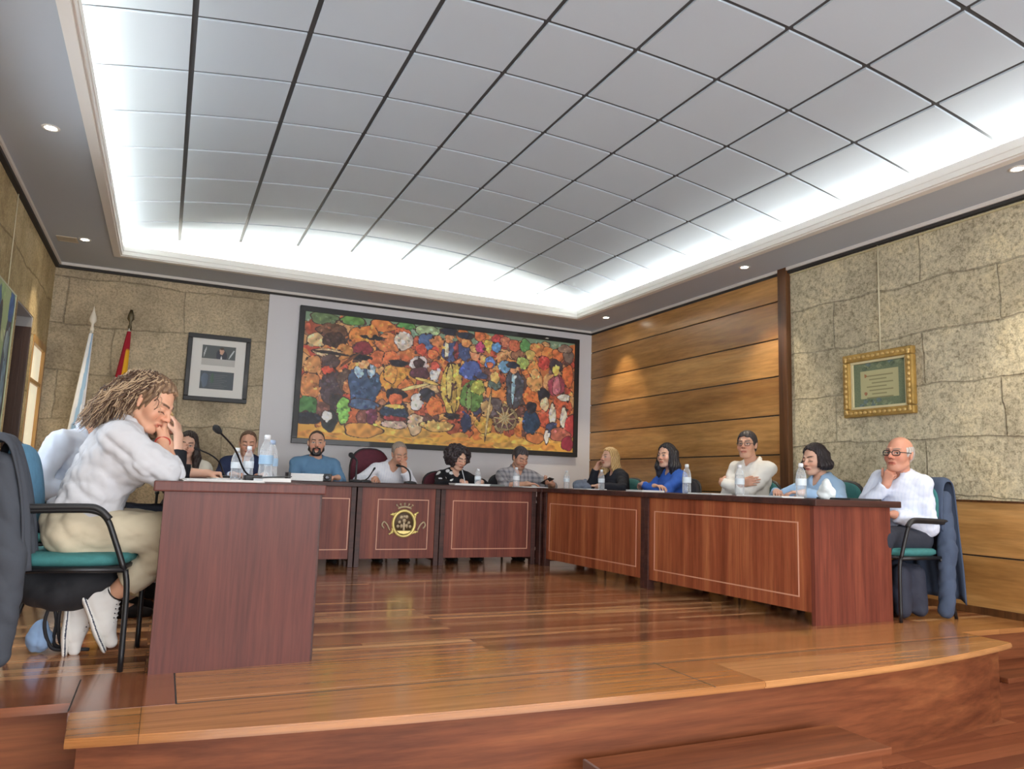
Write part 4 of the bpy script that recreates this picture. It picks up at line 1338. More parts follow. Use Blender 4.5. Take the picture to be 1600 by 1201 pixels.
def market(img, rs):
    H_, W = img.shape[:2]
    yy = np.linspace(0, 1, H_)[:, None, None]
    img[:] = np.array(lin((196, 108, 48))[:3])
    img[int(H_ * .86):] = np.array(lin((226, 160, 44))[:3])
    img[:int(H_ * .12)] = np.array(lin((120, 150, 120))[:3])
    pal = [(214, 116, 40), (200, 96, 44), (222, 140, 58), (170, 76, 44), (150, 98, 70), (226, 160, 80), (110, 70, 60), (206, 150, 90), (196, 70, 44)]
    for k in range(260):
        blob(img, rs.uniform(0, 1), rs.uniform(.05, .88), rs.uniform(.012, .03), rs.uniform(.03, .08), pal[rs.randint(len(pal))], rs, rs.uniform(0, 3), k % 2 == 0)
    for k in range(50):
        blob(img, rs.uniform(0, 1), rs.uniform(.88, 1.0), rs.uniform(.03, .07), rs.uniform(.015, .04), [(232, 170, 50), (220, 140, 44), (240, 186, 70), (206, 150, 60)][k % 4], rs, 0, False)
    def P(X, Y, rx, ry, c, rot=0.0):
        u = (X - 112) / 1390.0
        top = 112 + u * 158; bot = 765 + u * 76
        blob(img, u, (Y - top) / (bot - top), rx / 1390.0, ry / (bot - top), c, rs, rot)
    S = [
     (200,150,60,32,(96,120,76)),(330,160,55,24,(98,146,66)),(470,185,60,32,(218,122,44)),(585,180,42,20,(84,146,72)),(690,205,60,28,(160,180,130)),
     (240,212,66,32,(110,72,48)),(172,265,42,34,(222,182,120)),(252,262,50,38,(66,44,36)),(390,240,72,52,(218,124,38)),(500,272,60,50,(204,114,52)),
     (430,248,50,10,(34,34,40)),(575,262,45,46,(206,190,172)),(690,262,42,42,(72,98,146)),(742,262,34,26,(208,124,64)),(662,305,28,28,(210,74,42)),
     (722,330,28,24,(228,114,52)),(382,302,46,32,(134,42,52)),(300,322,38,38,(194,124,52)),(225,330,60,22,(208,170,120)),(240,372,38,36,(86,66,62)),
     (165,402,38,56,(204,134,72)),(160,505,46,74,(204,124,62)),(232,420,28,22,(212,74,42)),(256,512,56,86,(78,62,66)),(312,470,34,58,(94,72,62)),
     (330,500,26,40,(190,110,60)),(278,590,30,50,(58,48,50)),(150,605,44,54,(72,124,62)),(312,620,30,66,(132,194,82)),(160,662,54,30,(30,32,42)),
     (252,672,36,52,(42,46,46)),(240,652,22,26,(224,222,214)),
     (405,660,30,46,(124,72,62)),(442,650,24,46,(112,52,72)),(400,500,74,110,(60,82,114)),(400,590,66,26,(74,94,128)),(372,420,20,34,(156,186,206)),(428,420,18,34,(156,186,206)),
     (392,382,26,28,(232,162,100)),(376,350,44,14,(26,26,32)),
     (520,350,40,32,(232,112,50)),(560,472,86,88,(218,142,42)),(520,430,30,50,(226,150,60)),(600,520,40,60,(210,110,44)),(556,378,40,16,(32,32,42)),
     (655,382,42,42,(206,194,192)),(655,380,24,24,(66,42,46)),(662,430,46,30,(90,50,60)),
     (550,624,64,50,(46,62,82)),(552,690,58,22,(204,174,152)),(550,662,54,11,(154,52,52)),(552,540,46,30,(40,36,46)),(550,566,32,34,(228,104,52)),(550,600,46,10,(230,190,80)),
     (652,578,30,42,(228,222,214)),(742,440,28,56,(224,214,204)),(735,390,22,22,(214,80,60)),(720,502,46,36,(204,164,112)),(702,540,36,34,(52,52,62)),(780,480,26,60,(190,110,56)),
     (742,602,42,46,(228,114,42)),(650,690,36,54,(208,174,132)),(405,722,84,36,(218,144,52)),(760,700,80,26,(206,160,80)),
     (815,312,50,56,(72,86,132)),(882,312,42,46,(62,76,118)),(790,300,10,46,(224,210,170)),(840,310,10,46,(150,60,60)),(804,246,24,24,(222,142,82)),(890,268,26,22,(228,142,72)),(800,208,42,20,(32,36,52)),(886,230,42,16,(36,42,56)),
     (825,505,52,134,(206,170,68)),(812,470,14,90,(220,190,96)),(840,560,12,70,(184,146,56)),(835,650,34,14,(46,42,48)),
     (905,682,26,46,(42,52,82)),(962,602,30,40,(62,66,98)),(930,545,58,78,(96,134,62)),(915,560,12,60,(128,162,84)),(962,500,36,36,(164,164,62)),(920,412,56,50,(72,92,158)),(975,440,34,16,(60,70,110)),(940,325,28,36,(224,142,92)),(940,300,30,18,(204,150,80)),
     (960,232,28,26,(222,112,50)),(1010,282,26,30,(228,192,62)),(965,292,24,28,(204,62,112)),(1050,248,24,24,(212,62,62)),(1052,292,24,26,(84,144,204)),(1100,262,28,28,(204,114,82)),(1152,282,34,30,(208,102,62)),(1210,282,28,34,(92,154,82)),(1280,302,42,36,(222,132,62)),(1342,322,36,32,(228,132,52)),(1402,332,36,32,(218,112,52)),(1462,340,30,32,(124,104,92)),(1440,300,40,20,(150,120,100)),
     (1020,372,28,30,(92,132,204)),(1020,384,16,15,(228,114,62)),(1080,342,28,26,(212,142,82)),(1100,392,32,32,(102,154,194)),(1200,372,34,32,(154,174,82)),(1262,402,34,34,(232,142,62)),(1322,372,36,34,(206,62,52)),(1240,330,26,26,(206,180,90)),
     (1060,522,58,34,(228,132,52)),(1050,482,34,30,(90,110,100)),(1050,448,24,28,(228,182,92)),(1110,660,66,70,(150,128,84)),(1110,660,50,54,(104,70,64)),(1110,660,30,32,(176,130,70)),(1040,602,54,50,(96,84,86)),(1000,692,46,44,(206,154,52)),(1010,610,30,40,(190,150,90)),
     (1200,522,40,76,(96,72,66)),(1158,505,48,104,(72,74,82)),(1150,500,10,80,(150,190,200)),(1152,408,22,20,(222,150,100)),(1146,384,30,16,(36,46,66)),
     (1270,545,58,84,(224,114,42)),(1272,472,44,50,(218,154,82)),(1272,430,24,24,(230,160,90)),
     (1460,442,32,56,(218,104,42)),(1396,495,48,58,(164,62,82)),(1396,495,22,50,(196,110,120)),(1390,392,36,36,(62,52,62)),(1390,412,20,24,(238,204,84)),
     (1430,602,52,66,(212,92,50)),(1440,555,34,18,(226,220,200)),(1340,662,46,48,(204,82,50)),(1322,542,32,36,(42,42,52)),(1330,588,24,34,(238,204,154)),(1376,640,20,50,(228,218,190)),(1442,662,20,56,(224,214,192)),(1482,702,30,56,(184,52,52)),(1372,722,30,40,(62,72,104)),
     (1255,682,46,62,(42,66,92)),(1255,604,28,28,(42,42,52)),(1282,762,52,26,(204,114,52)),(1422,745,56,34,(174,92,72)),(1466,792,34,36,(144,32,56)),(1345,755,12,34,(222,216,206)),
    ]
    for q in S: P(*q)
    for k in range(2400):   # short loose brush strokes that break the shapes up
        u, v = rs.uniform(.01, .99), rs.uniform(.03, .86)
        c = img[int(v * H_), int(u * W)]
        g = rs.uniform(.55, 1.7); c2 = np.clip(c * g * np.array([rs.uniform(.8, 1.2), 1, rs.uniform(.8, 1.3)]), 0.01, .8)
        srgb = tuple(255 * (x * 12.92 if x < .0031 else 1.055 * x ** (1 / 2.4) - .055) for x in c2)
        blob(img, u, v, rs.uniform(.002, .008), rs.uniform(.004, .013), srgb, rs, rs.uniform(0, 3), False, .05)
    for k in range(5):   # spokes and poles as thin strokes
        P(1110, 660, 62, 4, (190, 170, 120), k * .63)
    P(1020, 640, 6, 110, (206, 180, 120), .1); P(640, 500, 70, 8, (240, 210, 130), -.3); P(700, 470, 60, 8, (230, 190, 90), .2); P(240, 330, 66, 7, (50, 40, 40), .05); P(330, 360, 50, 6, (120, 70, 40), -.7)

def frame_box(bm, x0, x1, z0, z1, w, y0, y1, bevel=.004):
    box(bm, x0, x1, y0, y1, z1 - w, z1, bevel=bevel); box(bm, x0, x1, y0, y1, z0, z0 + w, bevel=bevel)
    box(bm, x0, x0 + w, y0, y1, z0 + w, z1 - w, bevel=bevel); box(bm, x1 - w, x1, y0, y1, z0 + w, z1 - w, bevel=bevel)

blackf = plain('black_frame', (11, 11, 13), .5, 0, 0, 40, 0, .12)
oil = vcol('oil_paint', .5, .12, 90, spec=.4)
def canvas(name, x0, x1, z0, z1, y, W, H_, img, parent, mat):
    X, Z = np.meshgrid(np.linspace(x0, x1, W), np.linspace(z1, z0, H_))
    me = grid_mesh(name, X, np.full_like(X, y), Z, img.reshape(-1, 3))
    return link_mesh(name, me, mat, parent, True)

t = thing('painting', 'large framed painting of a crowded country market hanging on the white wall', 'painting', (3.18, YB - .03, 1.985))
bm = NB(); frame_box(bm, -1.88, 1.88, -.808, .808, .062, -.055, -.001); obj('frame', bm, blackf, t)
img = paint_canvas(3.64, 1.5, 620, 264, market, 4)
img = img * 1.12 + .008; gm = img.mean(2, keepdims=True); img = np.clip(gm + (img - gm) * .9, 0, .9)
canvas('canvas', -1.825, 1.825, -.752, .752, -.028, 620, 264, img, t, oil)
# signature-like light strokes stay inside the canvas

# portrait frame with two pictures
t = thing('picture_frame', 'dark wooden frame with two pictures on a white mount, hung on the stone wall', 'picture', (.456, YB, 1.965))
bm = NB(); frame_box(bm, -.33, .33, -.375, .375, .05, -.045, -.002, .008); obj('frame', bm, blackf, t)
bm = NB(); box(bm, -.285, .285, -.02, -.004, -.33, .33); obj('mount', bm, plain('mount_card', (226, 224, 218), .7), t)
def photo(img, rs):
    img[:] = np.array(lin((78, 84, 84))[:3]); H_, W = img.shape[:2]
    img[int(H_ * .66):] = np.array(lin((186, 184, 178))[:3])
    blob(img, .58, .50, .16, .30, (48, 50, 62), rs, 0, False, .03); 
    blob(img, .58, .28, .065, .15, (206, 160, 134), rs, 0, False, .03); blob(img, .58, .14, .06, .06, (70, 56, 46), rs, 0, False, 0)
    blob(img, .58, .62, .02, .1, (220, 220, 220), rs, 0, False, 0)
    blob(img, .09, .35, .02, .25, (190, 196, 196), rs, .2, False, 0); blob(img, .88, .38, .02, .25, (200, 206, 206), rs, .45, False, 0)
    img[int(H_ * .66):] = np.array(lin((186, 184, 178))[:3])
canvas('photograph', -.175, .175, .03, .255, -.0215, 70, 50, paint_canvas(1, 1, 70, 50, photo, 2), t, oil)
def document(img, rs):
    img[:] = np.array(lin((70, 78, 84))[:3])
    for k in range(8): img[10 + k * 5:11 + k * 5, 22:64 - (k % 3) * 6] = np.array(lin((104, 110, 112))[:3])
    blob(img, .14, .5, .1, .4, (84, 98, 116), rs, 0, False, .04); blob(img, .36, .4, .05, .3, (70, 92, 78), rs, 0, False, .04)
canvas('document', -.175, .175, -.235, -.035, -.0215, 80, 52, paint_canvas(1, 1, 80, 52, document, 3), t, oil)

# gilt frame on the right wall, hung from a rod
t = thing('picture_frame', 'ornate gilt frame with a faded diploma on the right stone wall', 'picture', (XR, 4.29, 1.715), -PI / 2)
gilt = plain('gilt', (176, 140, 72), .42, .55, .5, 60, .25)
bm = NB(); frame_box(bm, -.335, .335, -.27, .27, .068, -.05, -.002, .012); fr = obj('frame', bm, gilt, t)
bm = NB()
for q in (-1, 1):
    for k in range(14): sphere(bm, (-.30 + .6 * k / 13, -.052, q * .236), .017, 8, 6, scale=(1.1, .5, .8))
    for k in range(11): sphere(bm, (q * .301, -.052, -.22 + .44 * k / 10), .017, 8, 6, scale=(.8, .5, 1.1))
obj('carving', bm, plain('gilt_light', (204, 170, 104), .4, .5), fr, True)
bm = NB(); frame_box(bm, -.27, .27, -.205, .205, .022, -.03, -.01, .003); obj('inner_slip', bm, plain('slip_cream', (206, 194, 150), .5), t)
def diploma(img, rs):
    H_, W = img.shape[:2]
    img[:] = np.array(lin((104, 116, 88))[:3])
    n = rs.rand(H_, W, 1); img *= .8 + .4 * n
    for k in range(26): blob(img, rs.uniform(.02, .98), rs.choice([rs.uniform(.02, .14), rs.uniform(.86, .98)]), .05, .05, [(86, 100, 76), (122, 132, 100), (96, 112, 110)][k % 3], rs, 0, False)
    y0, y1, x0, x1 = int(H_ * .2), int(H_ * .82), int(W * .14), int(W * .86)
    img[y0:y1, x0:x1] = np.array(lin((176, 170, 124))[:3])
    for k in range(7):
        a = y0 + 8 + k * 6
        img[a:a + 2, x0 + 12 + (k % 3) * 5:x1 - 10 - (k % 2) * 12] = np.array(lin((128, 122, 84))[:3])
    blob(img, .24, .3, .025, .04, (150, 100, 60), rs, 0, False); blob(img, .24, .7, .03, .04, (150, 96, 64), rs, 0, False)
canvas('diploma', -.25, .25, -.185, .185, -.014, 100, 74, paint_canvas(1, 1, 100, 74, diploma, 6), t, oil)
bm = NB(); tube(bm, [(XR - .012, 4.27, 1.985), (XR - .012, 4.265, 2.885)], .006, 8)
tag(obj('hanging_rod', bm, plain('rod_cream', (200, 190, 158), .5)), 'thin pale rod from the picture rail down to the gilt frame', 'rod')
bm = NB(); tube(bm, [(XL + .010, 6.66, 2.14), (XL + .010, 6.64, 2.885)], .004, 6)
tag(obj('hanging_wire', bm, plain('wire_cream', (200, 190, 158), .5)), 'thin wire from the picture rail down to the blue-green painting', 'wire')
# painting on the left wall
def abstract(img, rs):
    H_, W = img.shape[:2]
    img[:] = np.array(lin((160, 178, 128))[:3])
    for k in range(60): blob(img, rs.uniform(0, 1), rs.uniform(0, 1), rs.uniform(.03, .1), rs.uniform(.03, .1), [(150, 176, 120), (184, 196, 150), (70, 104, 140), (96, 130, 150), (120, 150, 110)][k % 5], rs, rs.uniform(0, 3), k % 3 == 0)
    for u in (.25, .55, .86):
        blob(img, u, .55, .11, .42, (48, 60, 78), rs, .05, True); blob(img, u + .02, .55, .06, .34, (120, 150, 168), rs, .05, True); blob(img, u, .3, .05, .08, (150, 170, 176), rs, 0, True)
    blob(img, .9, .08, .08, .1, (52, 92, 150), rs, .3, False)
t = thing('painting', 'blue and green abstract painting at the far left on the stone wall', 'painting', (XL, 6.32, 1.45), PI / 2)
bm = NB(); frame_box(bm, -.61, .61, -.70, .70, .014, -.03, -.002, .003); obj('frame', bm, plain('pale_frame', (196, 200, 170), .6), t)
canvas('canvas', -.6, .6, -.69, .69, -.026, 160, 180, paint_canvas(1, 1, 160, 180, abstract, 9), t, oil)

# ================================================================== flags
def flag(label, x, y, ztip, tipm, paint, lean, poleh, bottom=.75, spread=.06):
    t = thing('flag', label, 'flag', (x, y, 0))
    bm = NB(); tube(bm, [(0, 0, .03), (lean * .9, 0, poleh)], .013, 10); obj('flagpole', bm, plain('pole_white', (215, 210, 195), .4), t, True)
    bm = NB(); lathe(bm, [(.0, poleh - .02), (.016, poleh - .02), (.02, poleh + .02), (.012, poleh + .04), (.012, poleh + .07), (.034, poleh + .10), (.03, poleh + .14), (.012, poleh + .20), (.0, ztip)], 16, M=Matrix.Translation((lean * .93, 0, 0)) @ Matrix.Scale(.7, 4, (0, 1, 0)), cap=False)
    obj('finial', bm, tipm, t, True)
    bm = NB(); lathe(bm, [(.16, 0), (.16, .03), (.05, .06), (.02, .12)], 24); obj('base', bm, black, t, True)
    n, m = 60, 40
    V = np.zeros((n, m, 3)); Cc = np.zeros((n, m, 3))
    for i in range(n):
        s = i / (n - 1); z = poleh - .03 - s * (poleh - .03 - bottom)
        for j in range(m):
            a = 2 * PI * j / m
            r = .018 + spread * s ** .8 * (1 + .35 * math.sin(5 * a + 1.3 * s) + .2 * math.sin(9 * a + 3))
            px = lean * .9 * z / poleh - spread * .9 * s + r * math.cos(a)
            V[i, j] = (px, r * .8 * math.sin(a), z); Cc[i, j] = paint(s, a)
    idx = np.arange(n * m).reshape(n, m); nx = np.roll(idx, -1, 1)
    F = np.stack([idx[:-1], nx[:-1], nx[1:], idx[1:]], -1).reshape(-1, 4)[:, ::-1]
    link_mesh('cloth', np_mesh('cloth', V.reshape(-1, 3), F, Cc), CLOTH, t, True)
    return t
flag('furled white and pale blue flag with a white spear tip, by the back left corner', -.84, 8.6, 2.46, plain('finial_white', (232, 224, 205), .35),
     lambda s, a: rgb((236, 238, 240)) if math.sin(a * 2 + 3 * s) > -.72 else rgb((150, 184, 214)), .065, 2.20, .6, .052)
flag('furled red and yellow flag with a dark tip on the stone wall side', -.50, 8.6, 2.43, plain('finial_dark', (84, 74, 50), .4, .4),
     lambda s, a: rgb((150, 26, 40)) if (s < .12 or math.cos(a) < .0) else rgb((226, 168, 40)), .065, 2.26, .7, .075)

# ================================================================== microphones, bottles, papers
def mic(label, loc, path, r=.006, headr=.02, headl=.07, base='disc'):
    t = thing('microphone', label, 'microphone', loc, 0, 'gooseneck microphones')
    bm = NB()
    if base == 'disc': lathe(bm, [(.0, 0), (.062, 0), (.064, .008), (.05, .02), (.018, .026), (.0, .027)], 24, cap=False)
    else: box(bm, -.05, .05, -.07, .07, 0, .035, bevel=.008)
    obj('base', bm, blackp, t, True)
    P = smooth_path([(0, 0, .02)] + path, 6)
    bm = NB(); tube(bm, P, r, 8); obj('gooseneck', bm, black, t, True)
    d = (P[-1] - P[-2]).normalized()
    q = d.to_track_quat('Z', 'Y').to_matrix().to_4x4(); q.translation = P[-1]
    bm = NB(); lathe(bm, [(0, -.01), (r * 1.3, -.01), (headr * .75, 0), (headr, headl * .35), (headr, headl * .75), (headr * .6, headl), (0, headl * 1.04)], 16, M=q, cap=False)
    obj('windscreen', bm, plain('mic_foam', (28, 28, 30), .95, 0, .4, 400), t, True)
mic('long slim black microphone leaning left over the left desk, beside the foreground woman', (.50, 4.85, ZT1), [(-.06, -.08, .06), (-.14, -.28, .18), (-.24, -.48, .262)], .0055, .019, .07, 'box')
mic('thin curved microphone in front of the blonde woman with a hand in her hair', (.40, 5.70, ZT1), [(-.02, 0, .06), (-.05, -.02, .12), (-.11, -.06, .165), (-.19, -.12, .195)], .0055, .011, .04)
mic('upright microphone with bent head left of the man in the white shirt, back desk', (1.64, 7.02, ZT1), [(0, 0, .05), (.0, 0, .14), (.0, .0, .2), (-.03, .03, .235)], .010, .024, .05)
mic('curved microphone right of the man resting his mouth on his hand', (2.17, 7.02, ZT1), [(.0, 0, .06), (-.012, .02, .12), (-.05, .06, .16), (-.09, .10, .17)], .008, .013, .03)
mic('short slanted microphone in front of the white shirted man', (1.73, 7.03, ZT1), [(.04, .02, .05), (.09, .05, .12)], .006, .010, .03)

def clear(name, c, ior=1.2, rough=.05):
    t = NT(name); t.set(Base_Color=(*c, 1), Roughness=rough, IOR=ior); t.b.inputs['Transmission Weight'].default_value = 1.0
    return t.m
def pale_clear(name, c, op):
    t = NT(name); t.set(Base_Color=(*c, 1), Roughness=.12, Alpha=op)
    t.b.inputs['Coat Weight'].default_value = .6
    lw = t.n('ShaderNodeLayerWeight'); lw.inputs['Blend'].default_value = .35
    t.l(t.ramp(lw.outputs['Facing'], [(.15, (op,) * 3), (.85, (min(1, op + .55),) * 3)]), t.b.inputs['Alpha'])
    return t.m
pet = pale_clear('clear_plastic', (.86, .91, .96), .16); water = pale_clear('water', (.80, .87, .93), .10)
lab_w = plain('label_white', (214, 224, 232), .5); lab_b = plain('label_blue', (150, 184, 214), .5); capb = plain('cap_blue', (150, 170, 200), .4); capw = plain('cap_white', (226, 230, 234), .4)
def bottle(label, loc, h=.215, r=.032, lab=lab_w, cap=capw, group='small water bottles'):
    t = thing('water_bottle', label, 'bottle', loc, 0, group)
    s = h / .215; k = r / .032
    prof = [(0, .002), (.026 * k, 0), (.031 * k, .006 * s), (.032 * k, .02 * s), (.031 * k, .06 * s), (.0298 * k, .068 * s), (.031 * k, .076 * s), (.032 * k, .12 * s), (.030 * k, .145 * s), (.022 * k, .17 * s), (.0135 * k, .188 * s), (.0125 * k, .198 * s)]
    bm = NB(); lathe(bm, prof, 20, cap=False); obj('bottle_body', bm, pet, t, True)
    bm = NB(); lathe(bm, [(0, .004)] + [(a * .93, b) for a, b in prof[2:9]] + [(0, .142 * s)], 18, cap=False); obj('water', bm, water, t, True)
    bm = NB(); lathe(bm, [(.0326 * k, .078 * s), (.0328 * k, .1 * s), (.0326 * k, .12 * s)], 20, cap=False); obj('label', bm, lab, t, True)
    bm = NB(); lathe(bm, [(.0145 * k, .192 * s), (.0148 * k, .21 * s), (.012 * k, .215 * s)], 16); obj('cap', bm, cap, t, True)
    return t
zt = ZT1
bottle('left bottle of the small pair in front of the man in the navy jacket', (.41, 4.98, zt), .20, .032)
bottle('right bottle of the small pair in front of the man in the navy jacket', (.485, 5.02, zt), .215, .032)
bottle('tall large water bottle standing left of the bearded man', (.585, 4.98, zt), .29, .044, lab_b, capw, 'large water bottles')
bottle('shorter large water bottle next to the tallest one by the bearded man', (.635, 5.12, zt), .265, .042, lab_b, capb, 'large water bottles')
bottle('small bottle between the curly haired woman and the man in the check shirt', (2.885, 7.05, zt), .17)
bottle('white labelled bottle in front of the man looking at his phone', (3.29, 7.0, zt), .20, .034, capw, capw)
bottle('bottle at the corner of the desks, left of the grey folded bag', (3.89, 7.02, zt), .19)
bottle('bottle in front of the blonde woman with her hand at her face', (3.97, 6.45, zt), .20)
bottle('bottle beside the woman in the royal blue top', (3.93, 5.05, zt), .24, .036)
bottle('bottle in front of the man with crossed arms', (3.93, 4.42, zt), .23, .035)
bottle('bottle left of the woman with the dark bob', (3.93, 3.82, zt), .235, .035)

white_p = plain('paper_white', (236, 236, 234), .8); 
def paper_stack(label, loc, rz, n=3, w=.3, d=.21, hh=.006, cat='papers', m=white_p, nm='paper_stack'):
    bm = NB()
    for k in range(n):
        a = (random.random() - .5) * .12; Mx = Matrix.Rotation(a, 4, 'Z')
        box(bm, -w / 2, w / 2, -d / 2, d / 2, k * hh, (k + 1) * hh - .0006, M=Mx)
    o = obj(nm, bm, m); o.location = loc; o.rotation_euler = (0, 0, rz)
    return tag(o, label, cat)
paper_stack('white sheets spread on the near end of the left desk', (.22, 3.95, zt), .2, 3, .36, .5, .003)
paper_stack('white papers under the fist of the woman in black', (.42, 5.35, zt), .1, 3, .26, .4, .003)
t = thing('folder', 'black open folder propped on papers on the left desk', 'folder', (.56, 4.58, zt), .1)
bm = NB(); box(bm, -.06, .10, -.12, .12, .0, .022, bevel=.002); obj('pages', bm, white_p, t)
bm = NB(); box(bm, -.065, .105, -.125, .125, .0225, .028, bevel=.002, M=Matrix.Rotation(rad(-4), 4, 'Y')); obj('cover', bm, blackp, t)
paper_stack('thick stack of white papers in front of the bearded man', (1.17, 7.02, zt), .0, 8, .30, .21, .008)
t = thing('file_box', 'upright black binder edge beside the stack of papers', 'binder', (1.02, 7.0, zt)); bm = NB(); box(bm, -.012, .012, -.1, .1, 0, .07, bevel=.003); obj('cover', bm, blackp, t)
t = thing('camera', 'small black compact camera lying right of the paper stack', 'camera', (1.36, 7.03, zt))
bm = NB(); box(bm, -.055, .055, -.025, .025, 0, .068, bevel=.008); obj('camera_body', bm, blackp, t)
bm = NB(); lathe(bm, [(.024, 0), (.024, .02), (.018, .022)], 20, M=Matrix.Translation((.01, -.025, .034)) @ Matrix.Rotation(PI / 2, 4, 'X')); obj('lens', bm, plain('lens', (60, 62, 68), .25, .5), t, True)
paper_stack('open white notebook under the hand of the curly haired woman', (2.80, 7.06, zt), -.1, 4, .36, .24, .005)
paper_stack('grey booklet right of the open notebook on the back desk', (3.06, 7.1, zt), .3, 2, .22, .16, .01, 'booklet', plain('booklet', (120, 124, 122), .7), 'booklet')
paper_stack('white sheets under the arms of the man looking at his phone', (3.46, 7.02, zt), .1, 2, .3, .22, .004)
paper_stack('white papers in front of the blonde woman', (3.93, 6.6, zt), 1.5, 2, .3, .22, .004)
paper_stack('white papers in front of the woman in royal blue', (3.9, 5.6, zt), 1.5, 3, .3, .22, .005)
paper_stack('white papers beside the bottle of the man with crossed arms', (3.92, 4.75, zt), 1.6, 2, .28, .2, .005)
paper_stack('dark closed folder at the near end of the right desk', (4.1, 3.58, zt), 1.6, 1, .26, .3, .012, 'folder', blackp, 'folder')
paper_stack('long white sheets along the edge of the right desk by the dark bob', (3.8, 3.98, zt), 1.6, 2, .42, .2, .005)
# soft things on the desk
def sdf_thing(name, label, cat, f, mat, h=.006, amp=.004, freq=60, seed=1, base=(0, 0, 0)):
    lo, hi = f.bounds()
    Vt, Ft = surface_nets(lambda P: f(P) + folds(P, amp, freq, seed), lo, hi, h)
    o = link_mesh(name, np_mesh(name, Vt - V3(base), Ft), mat, None, True); o.location = base
    return tag(o, label, cat)
f = Field(); f.ell((4.02, 6.94, .80), (.09, .07, .05), k=.02); f.cap((3.97, 6.92, .82), (4.08, 6.96, .85), .025, .02, .02); f.cap((4.05, 6.95, .79), (4.1, 6.9, .79), .025, .02, .02)
sdf_thing('folded_bag', 'crumpled grey blue bag with dark straps at the corner of the desks', 'bag', f, plain('bag_grey', (112, 122, 140), .6, 0, .2, 60, .3), .006, .006, 60, 2, (4.02, 6.94, ZT1))
f = Field(); f.ell((3.97, 3.64, .80), (.05, .06, .045), k=.02); f.cap((3.95, 3.62, .83), (3.98, 3.66, .88), .03, .018, .02)
sdf_thing('crumpled_bag', 'small crumpled white plastic bag right of the woman with the dark bob', 'bag', f, plain('bag_white', (222, 230, 232), .5, 0, .2, 60), .005, .006, 80, 5, (3.97, 3.64, ZT1))

HAIRM = vcol('hair', .45, .35, 170, spec=.35)
blackg = plain('glasses_black', (18, 18, 20), .3)
metalg = plain('glasses_metal', (60, 58, 60), .3, .6)
def stripes(c, d, f=150):
    def p(V, k):
        m = (np.sin(V @ k['SL'] * f) > .75)[:, None]
        return rgb(c) * (1 - m) + rgb(d) * m
    return p
def plaid(V, k):
    a = (np.sin(V @ k['SL'] * 110) > .3) * .5 + (np.sin(V[:, 2] * 110) > .3) * .5
    return rgb((168, 164, 166)) + (rgb((112, 112, 120)) - rgb((168, 164, 166))) * a[:, None]
def flowers(V, k):
    rs = np.random.RandomState(3); C = np.tile(rgb((26, 26, 30)), (len(V), 1))
    for i in range(42):
        c = V[rs.randint(len(V))]; r = rs.uniform(.012, .028); d = (V - c) @ np.diag([1, 1, rs.uniform(.5, 1.6)])
        m = (d ** 2).sum(1) < r * r; C[m] = rgb((222, 222, 224))
    return C
S1, S2, S3 = (206, 156, 130), (214, 168, 144), (196, 146, 120)
# ---------------------------------------------------------------- back row (facing the hall)
def back(x, yaw=-90): return dict(yaw=yaw)
person('woman with long dark hair, hand on her mouth, far left at the back desk', dict(
    pelvis=(.20, 7.76, .50), neck=(.20, 7.68, .92), head=(.185, 7.60, 1.055), yaw=-90, hyaw=-96, hpitch=-6, hroll=6, fem=1, skin=S2, hairc=(38, 30, 28), seed=21,
    armR=dict(w=(.12, 7.47, .945), pole=(-.3, -.4, -1), d=(.25, .05, .95), n=(.5, .85, 0), curl=.55), armL=dict(w=(.36, 7.36, .795), pole=(.2, .1, -1), d=(-.6, -.8, -.05), curl=.3),
    top=dict(c=(222, 214, 196), sleeve=.45, vneck=.06), hair=h_long(.25, .036, .012)))
person('man in a navy jacket and pale shirt, short brown hair, behind two small bottles', dict(
    pelvis=(.71, 7.80, .53), neck=(.712, 7.72, .965), head=(.722, 7.65, 1.095), yaw=-90, hyaw=-94, hpitch=-8, skin=S1, hairc=(84, 62, 46), seed=22, eyes='down', stubble=.12,
    armR=dict(w=(.58, 7.36, .80), pole=(-.4, .1, -.8), d=(.7, -.7, 0)), armL=dict(w=(.86, 7.36, .80), pole=(.4, .1, -.8), d=(-.7, -.7, 0)),
    top=dict(c=(206, 216, 232), collar=True), jacket=(38, 46, 74), hair=h_short(.007, LINE_RECEDE, .0015)))
person('bearded balding man in a plain blue-grey sweater, behind the stack of papers', dict(
    pelvis=(1.39, 7.80, .55), neck=(1.385, 7.73, 1.0), head=(1.372, 7.655, 1.135), yaw=-90, hyaw=-98, hpitch=0, skin=S1, hairc=(56, 44, 38), beardc=(30, 24, 22), seed=23, girth=1.08, shw=1.12, hsize=1.03,
    armR=dict(w=(1.26, 7.34, .80), pole=(-.4, .1, -.8), d=(.8, -.5, 0)), armL=dict(w=(1.54, 7.34, .80), pole=(.4, .1, -.8), d=(-.8, -.5, 0)),
    top=dict(c=(92, 128, 160)), hair=h_beard(h_short(.0035, LINE_RECEDE, .0006))))
person('grey haired man in a white shirt, hand on mouth, in the maroon high-backed chair', dict(
    pelvis=(2.10, 7.80, .53), neck=(2.175, 7.68, .95), head=(2.215, 7.58, 1.065), yaw=-90, hyaw=-86, hpitch=-22, hroll=-10, skin=S3, hairc=(120, 108, 98), seed=24, eyes='down', shtilt=-.12,
    armL=dict(w=(2.235, 7.455, .885), pole=(.5, -.3, -1), d=(-.1, .05, .95), n=(-.3, .9, 0), curl=.7), armR=dict(w=(1.90, 7.30, .80), pole=(-.8, .1, -.4), d=(-.3, -.9, 0), curl=.4),
    top=dict(paint=stripes((224, 224, 230), (212, 213, 224), 260), collar=True), hair=h_short(.005, LINE_RECEDE, .001)))
